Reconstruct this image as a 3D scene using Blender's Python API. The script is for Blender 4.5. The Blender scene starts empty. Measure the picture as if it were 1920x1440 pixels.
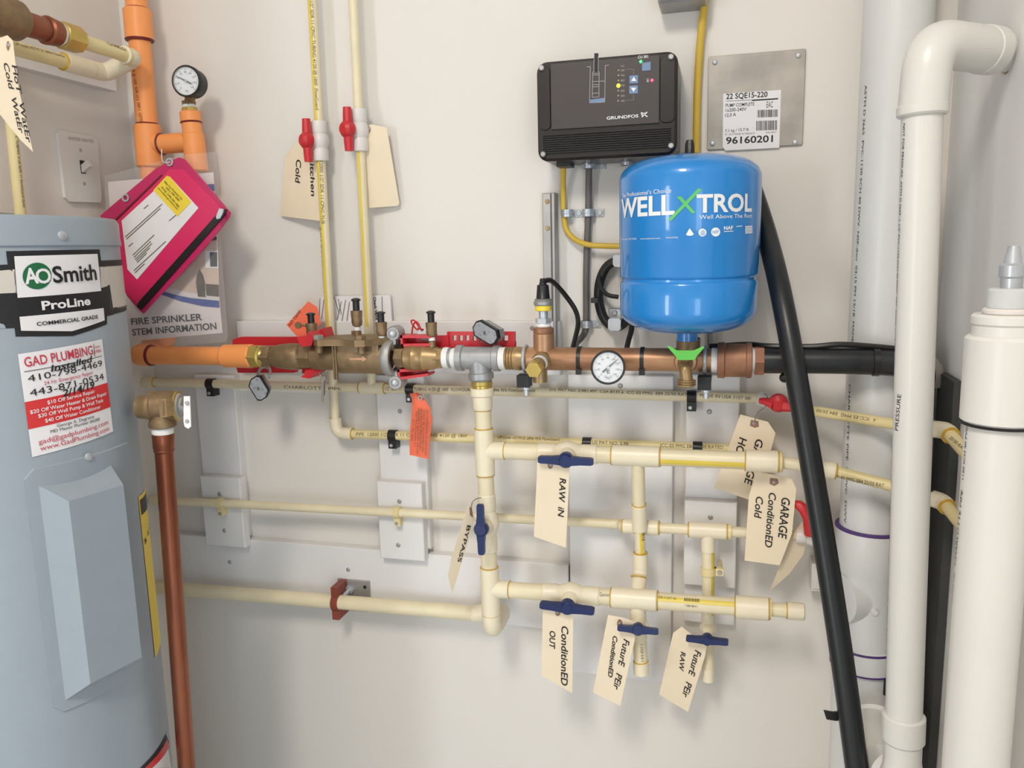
import bpy, bmesh, math, random
from mathutils import Vector as V, Matrix
random.seed(7)
SC = bpy.context.scene
COL = SC.collection
# ------------------------------------------------------------------ camera
F = 1500.0; S = 1.08                       # focal length in pixels of the 1920x1440 frame; metric scale
_L = V((-5610, -120, 1500)).normalized(); _D = V((208, 9000, 1500)).normalized()
AX = -_L; AZ = -_D; AZ = (AZ - AX * AX.dot(AZ)).normalized(); AY = AZ.cross(AX)   # world axes in (right, down, forward)
CAM = V((0, -1.25 * S, 1.52))
def w_dir(v): return V((AX.dot(v), AY.dot(v), AZ.dot(v)))
FWD = w_dir(V((0, 0, 1))); RIGHT = w_dir(V((1, 0, 0))); UP = w_dir(V((0, -1, 0)))
cd = bpy.data.cameras.new('camera'); cd.sensor_width = 36; cd.lens = 36 * F / 1920; cd.clip_start = .02
co = bpy.data.objects.new('camera', cd); COL.objects.link(co)
m = Matrix((RIGHT, UP, -FWD)).transposed().to_4x4(); m.translation = CAM; co.matrix_world = m
SC.camera = co
# ------------------------------------------------------------------ light
def lin(c): return tuple(((x / 255) / 12.92 if x / 255 <= .04045 else ((x / 255 + .055) / 1.055) ** 2.4) for x in c)
W = bpy.data.worlds.new('world'); SC.world = W; W.use_nodes = True
W.node_tree.nodes['Background'].inputs[0].default_value = (.80, .90, 1, 1)
W.node_tree.nodes['Background'].inputs[1].default_value = 0.6
def area(name, loc, target, sx, sy, power, color):
    l = bpy.data.lights.new(name, 'AREA'); l.shape = 'RECTANGLE'; l.size = sx; l.size_y = sy; l.energy = power; l.color = color
    o = bpy.data.objects.new(name, l); COL.objects.link(o); o.location = loc
    o.rotation_euler = (V(target) - V(loc)).to_track_quat('-Z', 'Y').to_euler(); return o
XL, XF, XR, XR2, YR, ZC = -1.19, -3.4, .311, 2.6, -4.3, 2.95      # room limits
LX, LY = -.35, -2.15
area('ceiling_lamp_light', (LX, LY, ZC - .06), (LX, LY, 0), .34, .84, 66, (1, .94, .85))
area('door_daylight', (-2.35, YR + .04, 1.15), (-.2, -.5, 1.1), .8, 2.0, 85, (.91, .96, 1))
area('window_daylight', (1.1, YR + .04, 1.0), (-.2, 0, 1.0), 2.0, 1.7, 82, (.66, .85, 1))
vs = SC.view_settings; vs.view_transform = 'Standard'; vs.look = 'None'; vs.gamma = 1; vs.use_curve_mapping = False
vs.exposure = -0.62
# ------------------------------------------------------------------ projection helpers
def ray(px, py): return w_dir(V(((px - 960) / F, (py - 720) / F, 1)))
def P(px, py, off=0.0):
    d = ray(px, py); return CAM + d * ((-off * S - CAM.y) / d.y)
def PX(px, py, x):
    d = ray(px, py); return CAM + d * ((x - CAM.x) / d.x)
def mpp(p): return (p - CAM).dot(FWD) / F
# ------------------------------------------------------------------ materials
MATS = {}
def mat(name, rgb, rough=.5, metal=0.0, var=.05, scale=25., bump=0., rgb2=None, coat=0., emit=0., alpha=1., trans=0., stretch=None, mixpos=(.35, .7)):
    if name in MATS: return MATS[name]
    m = bpy.data.materials.new(name); m.use_nodes = True; nt = m.node_tree; b = nt.nodes['Principled BSDF']
    c = lin(rgb)
    tc = nt.nodes.new('ShaderNodeTexCoord'); nz = nt.nodes.new('ShaderNodeTexNoise')
    nz.inputs['Scale'].default_value = scale; nz.inputs['Detail'].default_value = 5
    if stretch:
        mp = nt.nodes.new('ShaderNodeMapping'); mp.inputs['Scale'].default_value = stretch
        nt.links.new(tc.outputs['Object'], mp.inputs[0]); nt.links.new(mp.outputs[0], nz.inputs['Vector'])
    else: nt.links.new(tc.outputs['Object'], nz.inputs['Vector'])
    rp = nt.nodes.new('ShaderNodeValToRGB'); rp.color_ramp.elements[0].position = mixpos[0]; rp.color_ramp.elements[1].position = mixpos[1]
    c2 = lin(rgb2) if rgb2 else tuple(min(1, x * (1 + var)) for x in c)
    c1 = c if rgb2 else tuple(x * (1 - var) for x in c)
    rp.color_ramp.elements[0].color = (*c1, 1); rp.color_ramp.elements[1].color = (*c2, 1)
    nt.links.new(nz.outputs['Fac'], rp.inputs[0]); nt.links.new(rp.outputs[0], b.inputs['Base Color'])
    b.inputs['Roughness'].default_value = rough; b.inputs['Metallic'].default_value = metal
    b.inputs['Coat Weight'].default_value = coat; b.inputs['Coat Roughness'].default_value = .06
    if emit: b.inputs['Emission Color'].default_value = (*c, 1); b.inputs['Emission Strength'].default_value = emit
    if trans: b.inputs['Transmission Weight'].default_value = trans
    if alpha < 1: b.inputs['Alpha'].default_value = alpha
    if bump:
        bp = nt.nodes.new('ShaderNodeBump'); bp.inputs['Strength'].default_value = bump; bp.inputs['Distance'].default_value = .002
        nt.links.new(nz.outputs['Fac'], bp.inputs['Height']); nt.links.new(bp.outputs[0], b.inputs['Normal'])
    MATS[name] = m; return m
M_wall = mat('wall_paint', (229, 223, 216), .62, var=.015, scale=3, bump=.02)
M_wallr = mat('wall_paint_lightened', (240, 238, 235), .62, var=.015, scale=3)  # wall paint made lighter to make up for weak light on this side
M_board = mat('board_paint', (232, 229, 228), .5, var=.02, scale=12, stretch=(1, 1, .3))
M_floor = mat('concrete', (206, 204, 200), .8, var=.1, scale=6)
M_cpvc = mat('cream_cpvc', (234, 221, 188), .38, var=.04, scale=30)
M_cpvc2 = mat('cream_cpvc_fitting', (238, 226, 199), .36, var=.025, scale=30)
M_ypipe = mat('yellowish_cpvc', (232, 214, 160), .38, var=.05, scale=20)
M_stripe = mat('yellow_stripe', (228, 202, 84), .4, var=.05)
M_glue = mat('yellow_cement', (205, 165, 60), .35, var=.15, scale=80)
M_white = mat('white_pvc', (226, 224, 219), .34, var=.015, scale=10)
M_whitec = mat('white_pvc_cool', (222, 222, 221), .36, var=.02, scale=10)
M_offw = mat('offwhite_plastic', (226, 220, 215), .4, var=.02)
M_orange = mat('orange_cpvc', (252, 160, 92), .42, var=.04, scale=20)
M_primer = mat('dark_red_cement', (112, 30, 36), .4, var=.2, scale=60)
M_purple = mat('purple_primer', (82, 50, 120), .5, var=.25, scale=60)
M_brass = mat('brass', (168, 140, 100), .38, .55, var=.15, scale=40, bump=.05)
M_brassy = mat('yellow_brass', (196, 172, 96), .34, .6, var=.12, scale=40)
M_bronze = mat('bronze_casting', (142, 118, 88), .5, .5, var=.16, scale=70, bump=.25)
M_bronze2 = mat('brown_bronze', (140, 96, 74), .5, .4, rgb2=(178, 132, 98), scale=28, bump=.1)
M_copper = mat('copper', (128, 72, 50), .34, .72, rgb2=(164, 104, 80), scale=22, bump=.03, stretch=(1, 1, .25))
M_rpipe = mat('red_brass_pipe', (156, 112, 84), .4, .5, rgb2=(190, 148, 112), scale=18, bump=.06)
M_steel = mat('cast_stainless', (168, 168, 170), .45, .5, var=.08, scale=60, bump=.2)
M_zinc = mat('zinc_plate', (196, 200, 206), .34, .5, var=.08, scale=50)
M_galv = mat('galvanised_steel', (176, 174, 172), .5, .6, var=.12, scale=14)
M_alu = mat('brushed_aluminium', (150, 145, 138), .45, .4, rgb2=(188, 180, 172), scale=12, bump=.03)
M_tape = mat('thread_tape', (238, 236, 234), .6, var=.04, scale=90, bump=.2)
M_black = mat('black_plastic', (30, 29, 30), .38, var=.15)
M_blackr = mat('black_rubber', (26, 27, 29), .55, var=.25, scale=40, bump=.08)
M_hose = mat('black_poly_pipe', (25, 28, 32), .36, rgb2=(52, 54, 58), scale=14, bump=.04, stretch=(1, 1, .15), mixpos=(.5, .85))
M_grayc = mat('grey_cable', (104, 98, 96), .5, var=.06)
M_yelc = mat('yellow_cable', (212, 176, 62), .45, var=.06)
M_ctrl = mat('controller_housing', (34, 29, 28), .3, var=.06)
M_panel = mat('controller_panel', (62, 54, 54), .42, var=.03)
M_rib = mat('controller_rib', (26, 24, 24), .4, var=.1)
M_ink = mat('black_ink', (26, 24, 28), .6, var=.05)
M_print = mat('pipe_print', (96, 82, 62), .6, var=.1)
M_wprint = mat('white_print', (238, 238, 238), .5, var=.02)
M_gprint = mat('grey_print', (170, 166, 166), .5, var=.02)
M_rprint = mat('red_print', (196, 52, 72), .55, var=.03)
M_red = mat('red_plastic', (204, 44, 52), .42, var=.06)
M_rband = mat('red_sticker_band', (214, 52, 54), .4, var=.02)
M_green = mat('green_handle', (98, 196, 80), .35, var=.05)
M_gx = mat('green_print', (96, 196, 108), .35, var=.03)
M_logo = mat('logo_green', (22, 104, 62), .4, var=.03)
M_navy = mat('navy_plastic', (26, 42, 92), .38, var=.08)
M_blue = mat('blue_enamel', (24, 132, 210), .30, var=.012, scale=6, coat=.7)
M_bluebtn = mat('blue_button', (112, 138, 172), .45, var=.04)
M_manila = mat('manila_card', (240, 222, 194), .7, var=.025, scale=16)
M_reinf = mat('reinforcing_patch', (150, 112, 92), .65, var=.08)
M_otag = mat('orange_card', (250, 118, 84), .6, var=.03)
M_paper = mat('white_paper', (236, 232, 234), .6, var=.015)
M_sheet = mat('info_sheet', (226, 214, 212), .5, var=.02)
M_pink = mat('pink_vinyl', (222, 44, 100), .34, var=.06, scale=9, bump=.12)
M_pink2 = mat('magenta_vinyl', (196, 42, 98), .34, var=.05, scale=9)
M_yel = mat('yellow_label', (244, 214, 66), .5, var=.02)
M_clear = mat('clear_plastic', (250, 250, 250), .16, alpha=.07, var=.01, bump=.3, scale=16)
M_heat = mat('grey_enamel', (152, 162, 172), .4, var=.015, scale=40)
M_cream = mat('cream_band', (208, 200, 190), .45, var=.02)
M_wire = mat('twisted_wire', (150, 140, 130), .4, .8)
M_orwire = mat('orange_cord', (240, 130, 90), .45)
M_skyb = mat('picture_blue', (52, 74, 150), .5, var=.04)
M_house = mat('picture_house', (206, 178, 158), .5, rgb2=(222, 200, 184), scale=30)
M_dkgr = mat('picture_shrub', (62, 62, 52), .6, rgb2=(104, 84, 66), scale=60)
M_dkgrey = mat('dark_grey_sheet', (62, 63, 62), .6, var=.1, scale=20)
M_dial = mat('gauge_dial', (236, 238, 242), .5, var=.01)
M_glass = mat('gauge_glass', (255, 255, 255), .04, alpha=.10, var=.0)
M_frost = mat('frosted_plastic', (226, 228, 228), .5, var=.03, alpha=.75)
M_ledg = mat('green_led', (70, 240, 110), .4, emit=4); M_ledr = mat('red_led', (255, 70, 110), .4, emit=4); M_ledy = mat('amber_led', (255, 190, 50), .4, emit=4)
M_ledo = mat('dim_led', (188, 176, 130), .4)
M_wrap = mat('grey_wrap', (176, 168, 160), .4, var=.1, scale=50, bump=.3)
M_rust = mat('rust_red_clamp', (140, 66, 52), .5, var=.1)
M_lamp = mat('lamp_diffuser', (255, 236, 214), .5, emit=1.2)
M_glassd = mat('door_glass', (226, 238, 250), .3, emit=.6)
# ------------------------------------------------------------------ mesh builder
def frame(ax, hint=None):
    ax = ax.normalized(); h = hint if hint is not None else (V((0, 0, 1)) if abs(ax.z) < .9 else V((0, -1, 0)))
    e1 = (h - ax * ax.dot(h)).normalized(); return e1, ax.cross(e1)
TXT = {}
def text_mesh(s, bold, shear, spacing):
    k = (s, bold, shear, spacing)
    if k not in TXT:
        c = bpy.data.curves.new('t', 'FONT'); c.body = s; c.fill_mode = 'FRONT'; c.resolution_u = 3; c.offset = bold; c.shear = shear; c.space_character = spacing
        o = bpy.data.objects.new('t', c); me = bpy.data.meshes.new_from_object(o)
        TXT[k] = ([v.co.to_2d() for v in me.vertices], [tuple(p.vertices) for p in me.polygons])
        bpy.data.objects.remove(o); bpy.data.curves.remove(c); bpy.data.meshes.remove(me)
    return TXT[k]
CAP = .70
class MB:
    def __init__(s): s.v = []; s.f = []
    def add(s, vs, fs):
        b = len(s.v); s.v += [V(x) for x in vs]; s.f += [tuple(i + b for i in f) for f in fs]; return s
    def lathe(s, p, ax, prof, n=24, hint=None, cap=True):
        ax = ax.normalized(); e1, e2 = frame(ax, hint); vs = []; fs = []
        for t, r in prof:
            for k in range(n):
                a = 2 * math.pi * (k + .5) / n; vs.append(p + ax * t + (e1 * math.cos(a) + e2 * math.sin(a)) * max(r, 1e-5))
        for i in range(len(prof) - 1):
            for k in range(n):
                k2 = (k + 1) % n; fs.append((i * n + k, i * n + k2, (i + 1) * n + k2, (i + 1) * n + k))
        if cap:
            fs.append(tuple(range(n - 1, -1, -1))); fs.append(tuple((len(prof) - 1) * n + k for k in range(n)))
        return s.add(vs, fs)
    def seg(s, a, b, r, r2=None, n=24, hint=None):
        L = (b - a).length; return s.lathe(a, b - a, [(0, r), (L, r if r2 is None else r2)], n, hint)
    def rseg(s, a, b, r, bev=.0015, n=24):
        L = (b - a).length; bev = min(bev, r * .5, L * .4)
        return s.lathe(a, b - a, [(0, r - bev), (bev, r), (L - bev, r), (L, r - bev)], n)
    def tube(s, pts, r, n=12, cap=True, flat=None):
        pts = [V(p) for p in pts]; rs = r if isinstance(r, (list, tuple)) else [r] * len(pts)
        vs = []; fs = []; t0 = (pts[1] - pts[0]).normalized(); e1, _ = frame(t0)
        for i, p in enumerate(pts):
            t = (pts[min(i + 1, len(pts) - 1)] - pts[max(i - 1, 0)]).normalized()
            e1 = (e1 - t * t.dot(e1)).normalized(); e2 = t.cross(e1)
            for k in range(n):
                a = 2 * math.pi * k / n
                d = e1 * math.cos(a) + e2 * math.sin(a)
                if flat: d = d - V((0, 1, 0)) * d.y * (1 - flat)
                vs.append(p + d * rs[i])
        for i in range(len(pts) - 1):
            for k in range(n):
                k2 = (k + 1) % n; fs.append((i * n + k, i * n + k2, (i + 1) * n + k2, (i + 1) * n + k))
        if cap: fs.append(tuple(range(n - 1, -1, -1))); fs.append(tuple((len(pts) - 1) * n + k for k in range(n)))
        return s.add(vs, fs)
    def box(s, c, a, b, d):
        vs = [c + a * i + b * j + d * k for i in (-1, 1) for j in (-1, 1) for k in (-1, 1)]
        return s.add(vs, [(0, 1, 3, 2), (4, 6, 7, 5), (0, 4, 5, 1), (2, 3, 7, 6), (0, 2, 6, 4), (1, 5, 7, 3)])
    def aab(s, x0, x1, y0, y1, z0, z1):
        return s.box(V(((x0 + x1) / 2, (y0 + y1) / 2, (z0 + z1) / 2)), V(((x1 - x0) / 2, 0, 0)), V((0, (y1 - y0) / 2, 0)), V((0, 0, (z1 - z0) / 2)))
    def prism(s, pts, ext):
        n = len(pts); pts = [V(p) for p in pts]
        return s.add(pts + [p + ext for p in pts], [tuple(range(n)), tuple(range(2 * n - 1, n - 1, -1))] + [(i, i + n, (i + 1) % n + n, (i + 1) % n) for i in range(n)])
    def ball(s, c, r, sx=(1, 0, 0), n=16):
        ax = V(sx); k = 8
        return s.lathe(c - ax.normalized() * r, ax, [(r - r * math.cos(math.pi * i / k), max(r * math.sin(math.pi * i / k), 1e-5)) for i in range(k + 1)], n)
    def raw2d(s, pts, faces, mapf, cut=None):
        if cut:
            bm = bmesh.new(); bv = [bm.verts.new((p[0], p[1], 0)) for p in pts]
            for f in faces:
                try: bm.faces.new([bv[i] for i in f])
                except ValueError: pass
            x0 = min(p[0] for p in pts); x1 = max(p[0] for p in pts)
            k = math.floor(x0 / cut) + 1
            while k * cut < x1:
                bmesh.ops.bisect_plane(bm, geom=bm.verts[:] + bm.edges[:] + bm.faces[:], plane_co=(k * cut, 0, 0), plane_no=(1, 0, 0)); k += 1
            bm.verts.index_update(); pts = [(v.co.x, v.co.y) for v in bm.verts]; faces = [tuple(v.index for v in f.verts) for f in bm.faces]; bm.free()
        return s.add([mapf(p[0], p[1]) for p in pts], faces)
# surfaces that pixel outlines and lettering are laid on
class Plane:
    cut = None
    def __init__(s, p, n, up=V((0, 0, 1))):
        s.p = V(p); s.n = V(n).normalized()
        if s.n.dot(CAM - s.p) < 0: s.n = -s.n
        s.v = (up - s.n * s.n.dot(up)).normalized(); s.u = s.v.cross(s.n)
    def hit(s, px, py):
        d = ray(px, py); q = CAM + d * ((s.p - CAM).dot(s.n) / d.dot(s.n)) - s.p; return (q.dot(s.u), q.dot(s.v))
    def pos(s, u, v, e=0): return s.p + s.u * u + s.v * v + s.n * e
class Cyl:
    def __init__(s, c, ax, r):
        s.c = V(c); s.ax = V(ax).normalized(); s.r = r; h = CAM - s.c
        s.e1 = (h - s.ax * s.ax.dot(h)).normalized(); s.e2 = s.ax.cross(s.e1); s.cut = r * .12
    def hit(s, px, py):
        d = ray(px, py).normalized(); o = CAM - s.c; dp = d - s.ax * s.ax.dot(d); op = o - s.ax * s.ax.dot(o)
        a = dp.dot(dp); b = dp.dot(op); c = op.dot(op) - s.r ** 2; disc = max(0, b * b - a * c)
        q = o + d * ((-b - math.sqrt(disc)) / a); return (s.r * math.atan2(q.dot(s.e2), q.dot(s.e1)), q.dot(s.ax))
    def pos(s, u, v, e=0):
        a = u / s.r; return s.c + s.ax * v + (s.e1 * math.cos(a) + s.e2 * math.sin(a)) * (s.r + e)
def spoly(mb, sf, pxs, e=.0004, thick=0):
    pts = [sf.hit(*q) for q in pxs]
    if thick and sf.cut is None:
        return mb.prism([sf.pos(u, v, e) for u, v in pts], -sf.n * thick)
    return mb.raw2d(pts, [tuple(range(len(pts)))], lambda u, v: sf.pos(u, v, e), sf.cut)
def stext(mb, sf, s, A, B, h, e=.0008, bold=0., shear=0., spacing=1., vflip=1):
    vs, fs = text_mesh(s, bold, shear, spacing)
    if not vs: return mb
    x0 = min(v.x for v in vs); x1 = max(v.x for v in vs)
    a = V(sf.hit(*A)); b = V(sf.hit(*B)); d = b - a; L = d.length; d /= L; p = V((-d.y, d.x)) * vflip
    k = L / (x1 - x0); hy = h * mpp(sf.pos(a.x, a.y)) / CAP
    pts = [a + d * ((v.x - x0) * k) + p * (v.y * hy) for v in vs]
    return mb.raw2d(pts, fs, lambda u, v: sf.pos(u, v, e), sf.cut)
def circle_px(cx, cy, rx, ry=None, n=20): return [(cx + rx * math.cos(2 * math.pi * k / n), cy + (ry or rx) * math.sin(2 * math.pi * k / n)) for k in range(n)]
def rot_px(pts, cx, cy, deg):
    c, s_ = math.cos(math.radians(deg)), math.sin(math.radians(deg)); return [(cx + (x - cx) * c - (y - cy) * s_, cy + (x - cx) * s_ + (y - cy) * c) for x, y in pts]
def spline(pts, k=8):
    pts = [V(p) for p in pts]; q = [pts[0] * 2 - pts[1]] + pts + [pts[-1] * 2 - pts[-2]]; out = []
    for i in range(1, len(q) - 2):
        for j in range(k):
            t = j / k; a, b, c, d = q[i - 1], q[i], q[i + 1], q[i + 2]
            out.append(.5 * (2 * b + (c - a) * t + (2 * a - 5 * b + 4 * c - d) * t * t + (3 * b - a - 3 * c + d) * t ** 3))
    return out + [pts[-1]]
def bend(pts, r, k=6):
    pts = [V(p) for p in pts]; out = [pts[0]]
    for i in range(1, len(pts) - 1):
        a = (pts[i - 1] - pts[i]); b = (pts[i + 1] - pts[i]); rr = min(r, a.length * .49, b.length * .49)
        s_, e = pts[i] + a.normalized() * rr, pts[i] + b.normalized() * rr
        for j in range(k + 1):
            t = j / k; out.append(s_ * (1 - t) ** 2 + pts[i] * 2 * t * (1 - t) + e * t * t)
    return out + [pts[-1]]
# ------------------------------------------------------------------ things and parts
THINGS = []
class Part: pass
class Thing:
    def __init__(s, name, label=None, cat=None, group=None, kind=None):
        s.name, s.label, s.cat, s.group, s.kind, s.parts = name, label, cat, group, kind, []; THINGS.append(s)
    def part(s, name, mb, m, parent=None, label=None, flat=False):
        q = Part(); q.name, q.mb, q.m, q.parent, q.label, q.flat = name, mb, m, parent, label, flat; s.parts.append(q); return q
def build(t):
    allv = [v for q in t.parts for v in q.mb.v]
    lo = [min(v[i] for v in allv) for i in range(3)]; hi = [max(v[i] for v in allv) for i in range(3)]
    o = V(((lo[0] + hi[0]) / 2, (lo[1] + hi[1]) / 2, lo[2]))
    tops = [q for q in t.parts if q.parent is None]; single = len(tops) == 1
    root = None
    if not single:
        root = bpy.data.objects.new(t.name, None); COL.objects.link(root); root.location = o; root.empty_display_size = .02
    for q in t.parts:
        me = bpy.data.meshes.new(q.name); me.from_pydata([v - o for v in q.mb.v], [], q.mb.f); me.materials.append(q.m)
        bm = bmesh.new(); bm.from_mesh(me)
        if not q.flat: bmesh.ops.recalc_face_normals(bm, faces=bm.faces)
        bm.to_mesh(me); bm.free(); me.shade_smooth(); me.set_sharp_from_angle(angle=math.radians(34))
        top = q.parent is None
        ob = bpy.data.objects.new(t.name if (single and top) else q.name, me); COL.objects.link(ob); q.ob = ob
        if q.label: ob['label'] = q.label
        if single and top: ob.location = o; root = ob
        else: ob.parent = root if top else q.parent.ob
    if t.label: root['label'] = t.label
    if t.cat: root['category'] = t.cat
    if t.group: root['group'] = t.group
    if t.kind: root['kind'] = t.kind
def struct(name, mb, m):
    t = Thing(name, kind='structure'); t.part(name, mb, m); return t
# =================================================================== SETTING
XL = P(236, 150, 0).x
struct('floor', MB().aab(XF - .1, XR2 + .1, YR - .1, .1, -.1, 0), M_floor)
struct('ceiling', MB().aab(XF - .1, XR2 + .1, YR - .1, .1, ZC, ZC + .1), M_wall)
struct('wall_back', MB().aab(XL - .1, XR + .1, 0, .1, 0, ZC), M_wall)
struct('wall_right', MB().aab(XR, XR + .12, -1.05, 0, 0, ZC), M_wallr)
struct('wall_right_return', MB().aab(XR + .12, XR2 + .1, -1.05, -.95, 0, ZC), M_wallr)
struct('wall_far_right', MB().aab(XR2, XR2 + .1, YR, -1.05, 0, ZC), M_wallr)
struct('wall_rear', MB().aab(XF, XR2, YR - .1, YR, 0, ZC), M_wall)
struct('wall_left', MB().aab(XL - .1, XL, -.75, 0, 0, ZC), M_wall)
struct('wall_left_return', MB().aab(XF - .1, XL - .1, -.75, -.65, 0, ZC), M_wall)
struct('wall_far_left', MB().aab(XF - .1, XF, YR, -.75, 0, ZC), M_wall)
# =================================================================== helpers for plumbing
YM = -1  # towards the room
def screw(T, px, py, off, parent, r=.0042, m=None):
    p = P(px, py, off); mb = MB().lathe(p, V((0, YM, 0)), [(-.002, r), (.0008, r), (.0022, r * .6)], 14)
    q = T.part('screw', mb, m or M_galv, parent)
    c = p + V((0, -.0023, 0)); s_ = MB(); s_.box(c, V((r * .5, 0, 0)), V((0, .0003, 0)), V((0, 0, r * .13))); s_.box(c, V((r * .13, 0, 0)), V((0, .0003, 0)), V((0, 0, r * .5)))
    return q
def board_box(pts, off, th):
    """front face pixel corners TL,TR,BR,BL on the plane at off; made level and plumb"""
    q = [P(x, y, off) for x, y in pts]
    x0 = (q[0].x + q[3].x) / 2; x1 = (q[1].x + q[2].x) / 2; z1 = (q[0].z + q[1].z) / 2; z0 = (q[2].z + q[3].z) / 2
    mb = MB(); b = .0015; y = -off * S
    mb.aab(x0, x1, y + b, y + th, z0, z1); mb.add([V((x0, y + b, z0)), V((x1, y + b, z0)), V((x1, y + b, z1)), V((x0, y + b, z1)), V((x0 + b, y, z0 + b)), V((x1 - b, y, z0 + b)), V((x1 - b, y, z1 - b)), V((x0 + b, y, z1 - b))],
        [(0, 1, 5, 4), (1, 2, 6, 5), (2, 3, 7, 6), (3, 0, 4, 7), (4, 5, 6, 7)])
    return mb
def board(name, label, pts, off, th, screws=()):
    t = Thing(name, label, 'board', 'white painted mounting boards on the wall'); q = t.part('plank', board_box(pts, off, th), M_board)
    for x, y in screws: screw(t, x, y, off, q)
    return t
TH = .018 * S; T1 = .0175   # board thickness in metres / in off units
board('mounting_board', 'long white horizontal board on the wall behind the brass backflow valve', [(446, 604), (1050, 601), (1050, 700), (446, 697)], T1, TH - .001, [(998, 615)])
board('mounting_board', 'long white horizontal board along the bottom behind the thick cream pipe', [(318, 1004), (1066, 1056), (1066, 1180), (318, 1112)], T1, TH - .001, [(431, 1054), (653, 1068)])
board('mounting_board', 'white upright board left of centre holding a black pipe clip', [(367, 703), (441, 705), (459, 1010), (386, 1002)], T1, TH - .001, [])
board('mounting_board', 'white upright board in the middle with the orange paper tag in front', [(707, 703), (795, 706), (806, 1030), (716, 1022)], T1, TH - .001, [(750, 771)])
board('mounting_board', 'widest white upright board behind the raw-in tag and round gauge', [(1063, 702), (1262, 706), (1258, 1280), (1072, 1262)], T1 + .0005, TH - .001, [(1163, 723)])
board('mounting_board', 'white upright board rightmost behind the cream garage tags', [(1287, 702), (1389, 704), (1376, 1172), (1281, 1166)], T1, TH - .001, [(1330, 772)])
T2 = .036
t = board('spacer_block', 'thick white spacer block with two screws, nearest the copper pipe', [(374, 893), (447, 897), (461, 1028), (387, 1022)], T2, (T2 - T1) * S - .0005, [(412, 926), (421, 995)])
t = board('spacer_block', 'thick white spacer block with two screws below the orange tag', [(706, 904), (788, 907), (798, 1053), (713, 1047)], T2, (T2 - T1) * S - .0005, [(749, 940), (747, 1022)])
t = board('spacer_block', 'white spacer block with one shiny screw left of the garage cold tag', [(1283, 938), (1382, 944), (1379, 1104), (1282, 1096)], T2, (T2 - T1) * S - .0005, [(1332, 970)])
board('mounting_board', 'white board at upper left behind the brown copper union', [(-60, 60), (212, 92), (219, 171), (-60, 102)], T1, TH - .001)
# ------------------------------------------------------------------ generic fittings
def glue(T, p, ax, r, m=None, parent=None, w=.0016):
    ax = ax.normalized(); return T.part('cement_ring', MB().lathe(p - ax * w / 2, ax, [(0, r), (w * .3, r * 1.05), (w * .7, r * 1.05), (w, r)], 24), m or M_glue, parent)
def fit(T, name, a, b, r, m=None, beads=(1, 1), bev=.002, parent=None, gm=None):
    q = T.part(name, MB().rseg(a, b, r, bev), m or M_cpvc2, parent); ax = b - a
    if beads[0]: glue(T, a, ax, r * .93, gm, q)
    if beads[1]: glue(T, b, ax, r * .93, gm, q)
    return q
def on(a, b, t): return a + (b - a) * t
def at_x(a, b, px):
    """point on the 3D line a-b that projects to pixel column px"""
    def sx(t):
        d = (on(a, b, t) - CAM); return 960 + F * d.dot(RIGHT) / d.dot(FWD)
    lo, hi = -.6, 1.6; s_ = 1 if sx(1) > sx(0) else -1
    for _ in range(50):
        mid = (lo + hi) / 2
        if (sx(mid) - px) * s_ < 0: lo = mid
        else: hi = mid
    return on(a, b, (lo + hi) / 2)
def at_y(a, b, py):
    def sy(t):
        d = (on(a, b, t) - CAM); return 720 - F * d.dot(UP) / d.dot(FWD)
    lo, hi = -.6, 1.6; s_ = 1 if sy(1) > sy(0) else -1
    for _ in range(50):
        mid = (lo + hi) / 2
        if (sy(mid) - py) * s_ < 0: lo = mid
        else: hi = mid
    return on(a, b, (lo + hi) / 2)
def ptext(T, parent, a, b, r, s, A, B, h, m=None, bold=.0):
    """lettering printed on the pipe a-b, baseline from pixel A to pixel B"""
    cy = Cyl(a, b - a, r); T.part('printed_lettering', stext(MB(), cy, s, A, B, h, .0004, bold), m or M_print, parent, flat=True)
def stripe(T, parent, a, b, r, ang, wid, m=None):
    cy = Cyl(a, b - a, r); L = (b - a).length; mb = MB(); n = 5; u0 = r * (ang - wid / 2); du = r * wid / n
    mb.add([cy.pos(u0 + du * i, L * j, .0003) for j in (0, 1) for i in range(n + 1)], [(i, i + 1, i + n + 2, i + n + 1) for i in range(n)])
    T.part('stripe', mb, m or M_stripe, parent, flat=True)
def clip(label, px, py, a, b, r, m=None):
    p = at_x(a, b, px); ax = (b - a).normalized(); w = .0075
    mb = MB(); pts = []
    for k in range(13):
        an = math.radians(-60 + 240 * k / 12); pts.append(V((0, -math.cos(an - math.pi / 2) , math.sin(an - math.pi / 2) )))
    o = r * 1.28; i = r * 1.02
    vs = []; fs = []
    for q in pts:
        for rr in (i, o):
            for s_ in (-1, 1): vs.append(p + V((0, q.y, -q.z)) * rr + ax * w * s_)
    for k in range(12):
        b0 = k * 4; b1 = b0 + 4; fs += [(b0, b0 + 1, b1 + 1, b1), (b0 + 2, b1 + 2, b1 + 3, b0 + 3), (b0, b1, b1 + 2, b0 + 2), (b0 + 1, b0 + 3, b1 + 3, b1 + 1)]
    mb.add(vs, fs)
    t = Thing('pipe_clip', label, 'clip', 'small clips holding the thin cream pipes'); t.part('hook', mb, m or M_black)
    foot = p + V((0, 0, -o - .006)); yb = -T1 * S
    t.part('foot', MB().aab(foot.x - w, foot.x + w, foot.y - .006, yb, foot.z - .007, foot.z + .008), m or M_black)
    t.part('nail', MB().lathe(V((foot.x - .002, foot.y - .006, foot.z - .001)), V((0, -1, 0)), [(0, .0032), (.0015, .0028)], 12), M_zinc)
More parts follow.
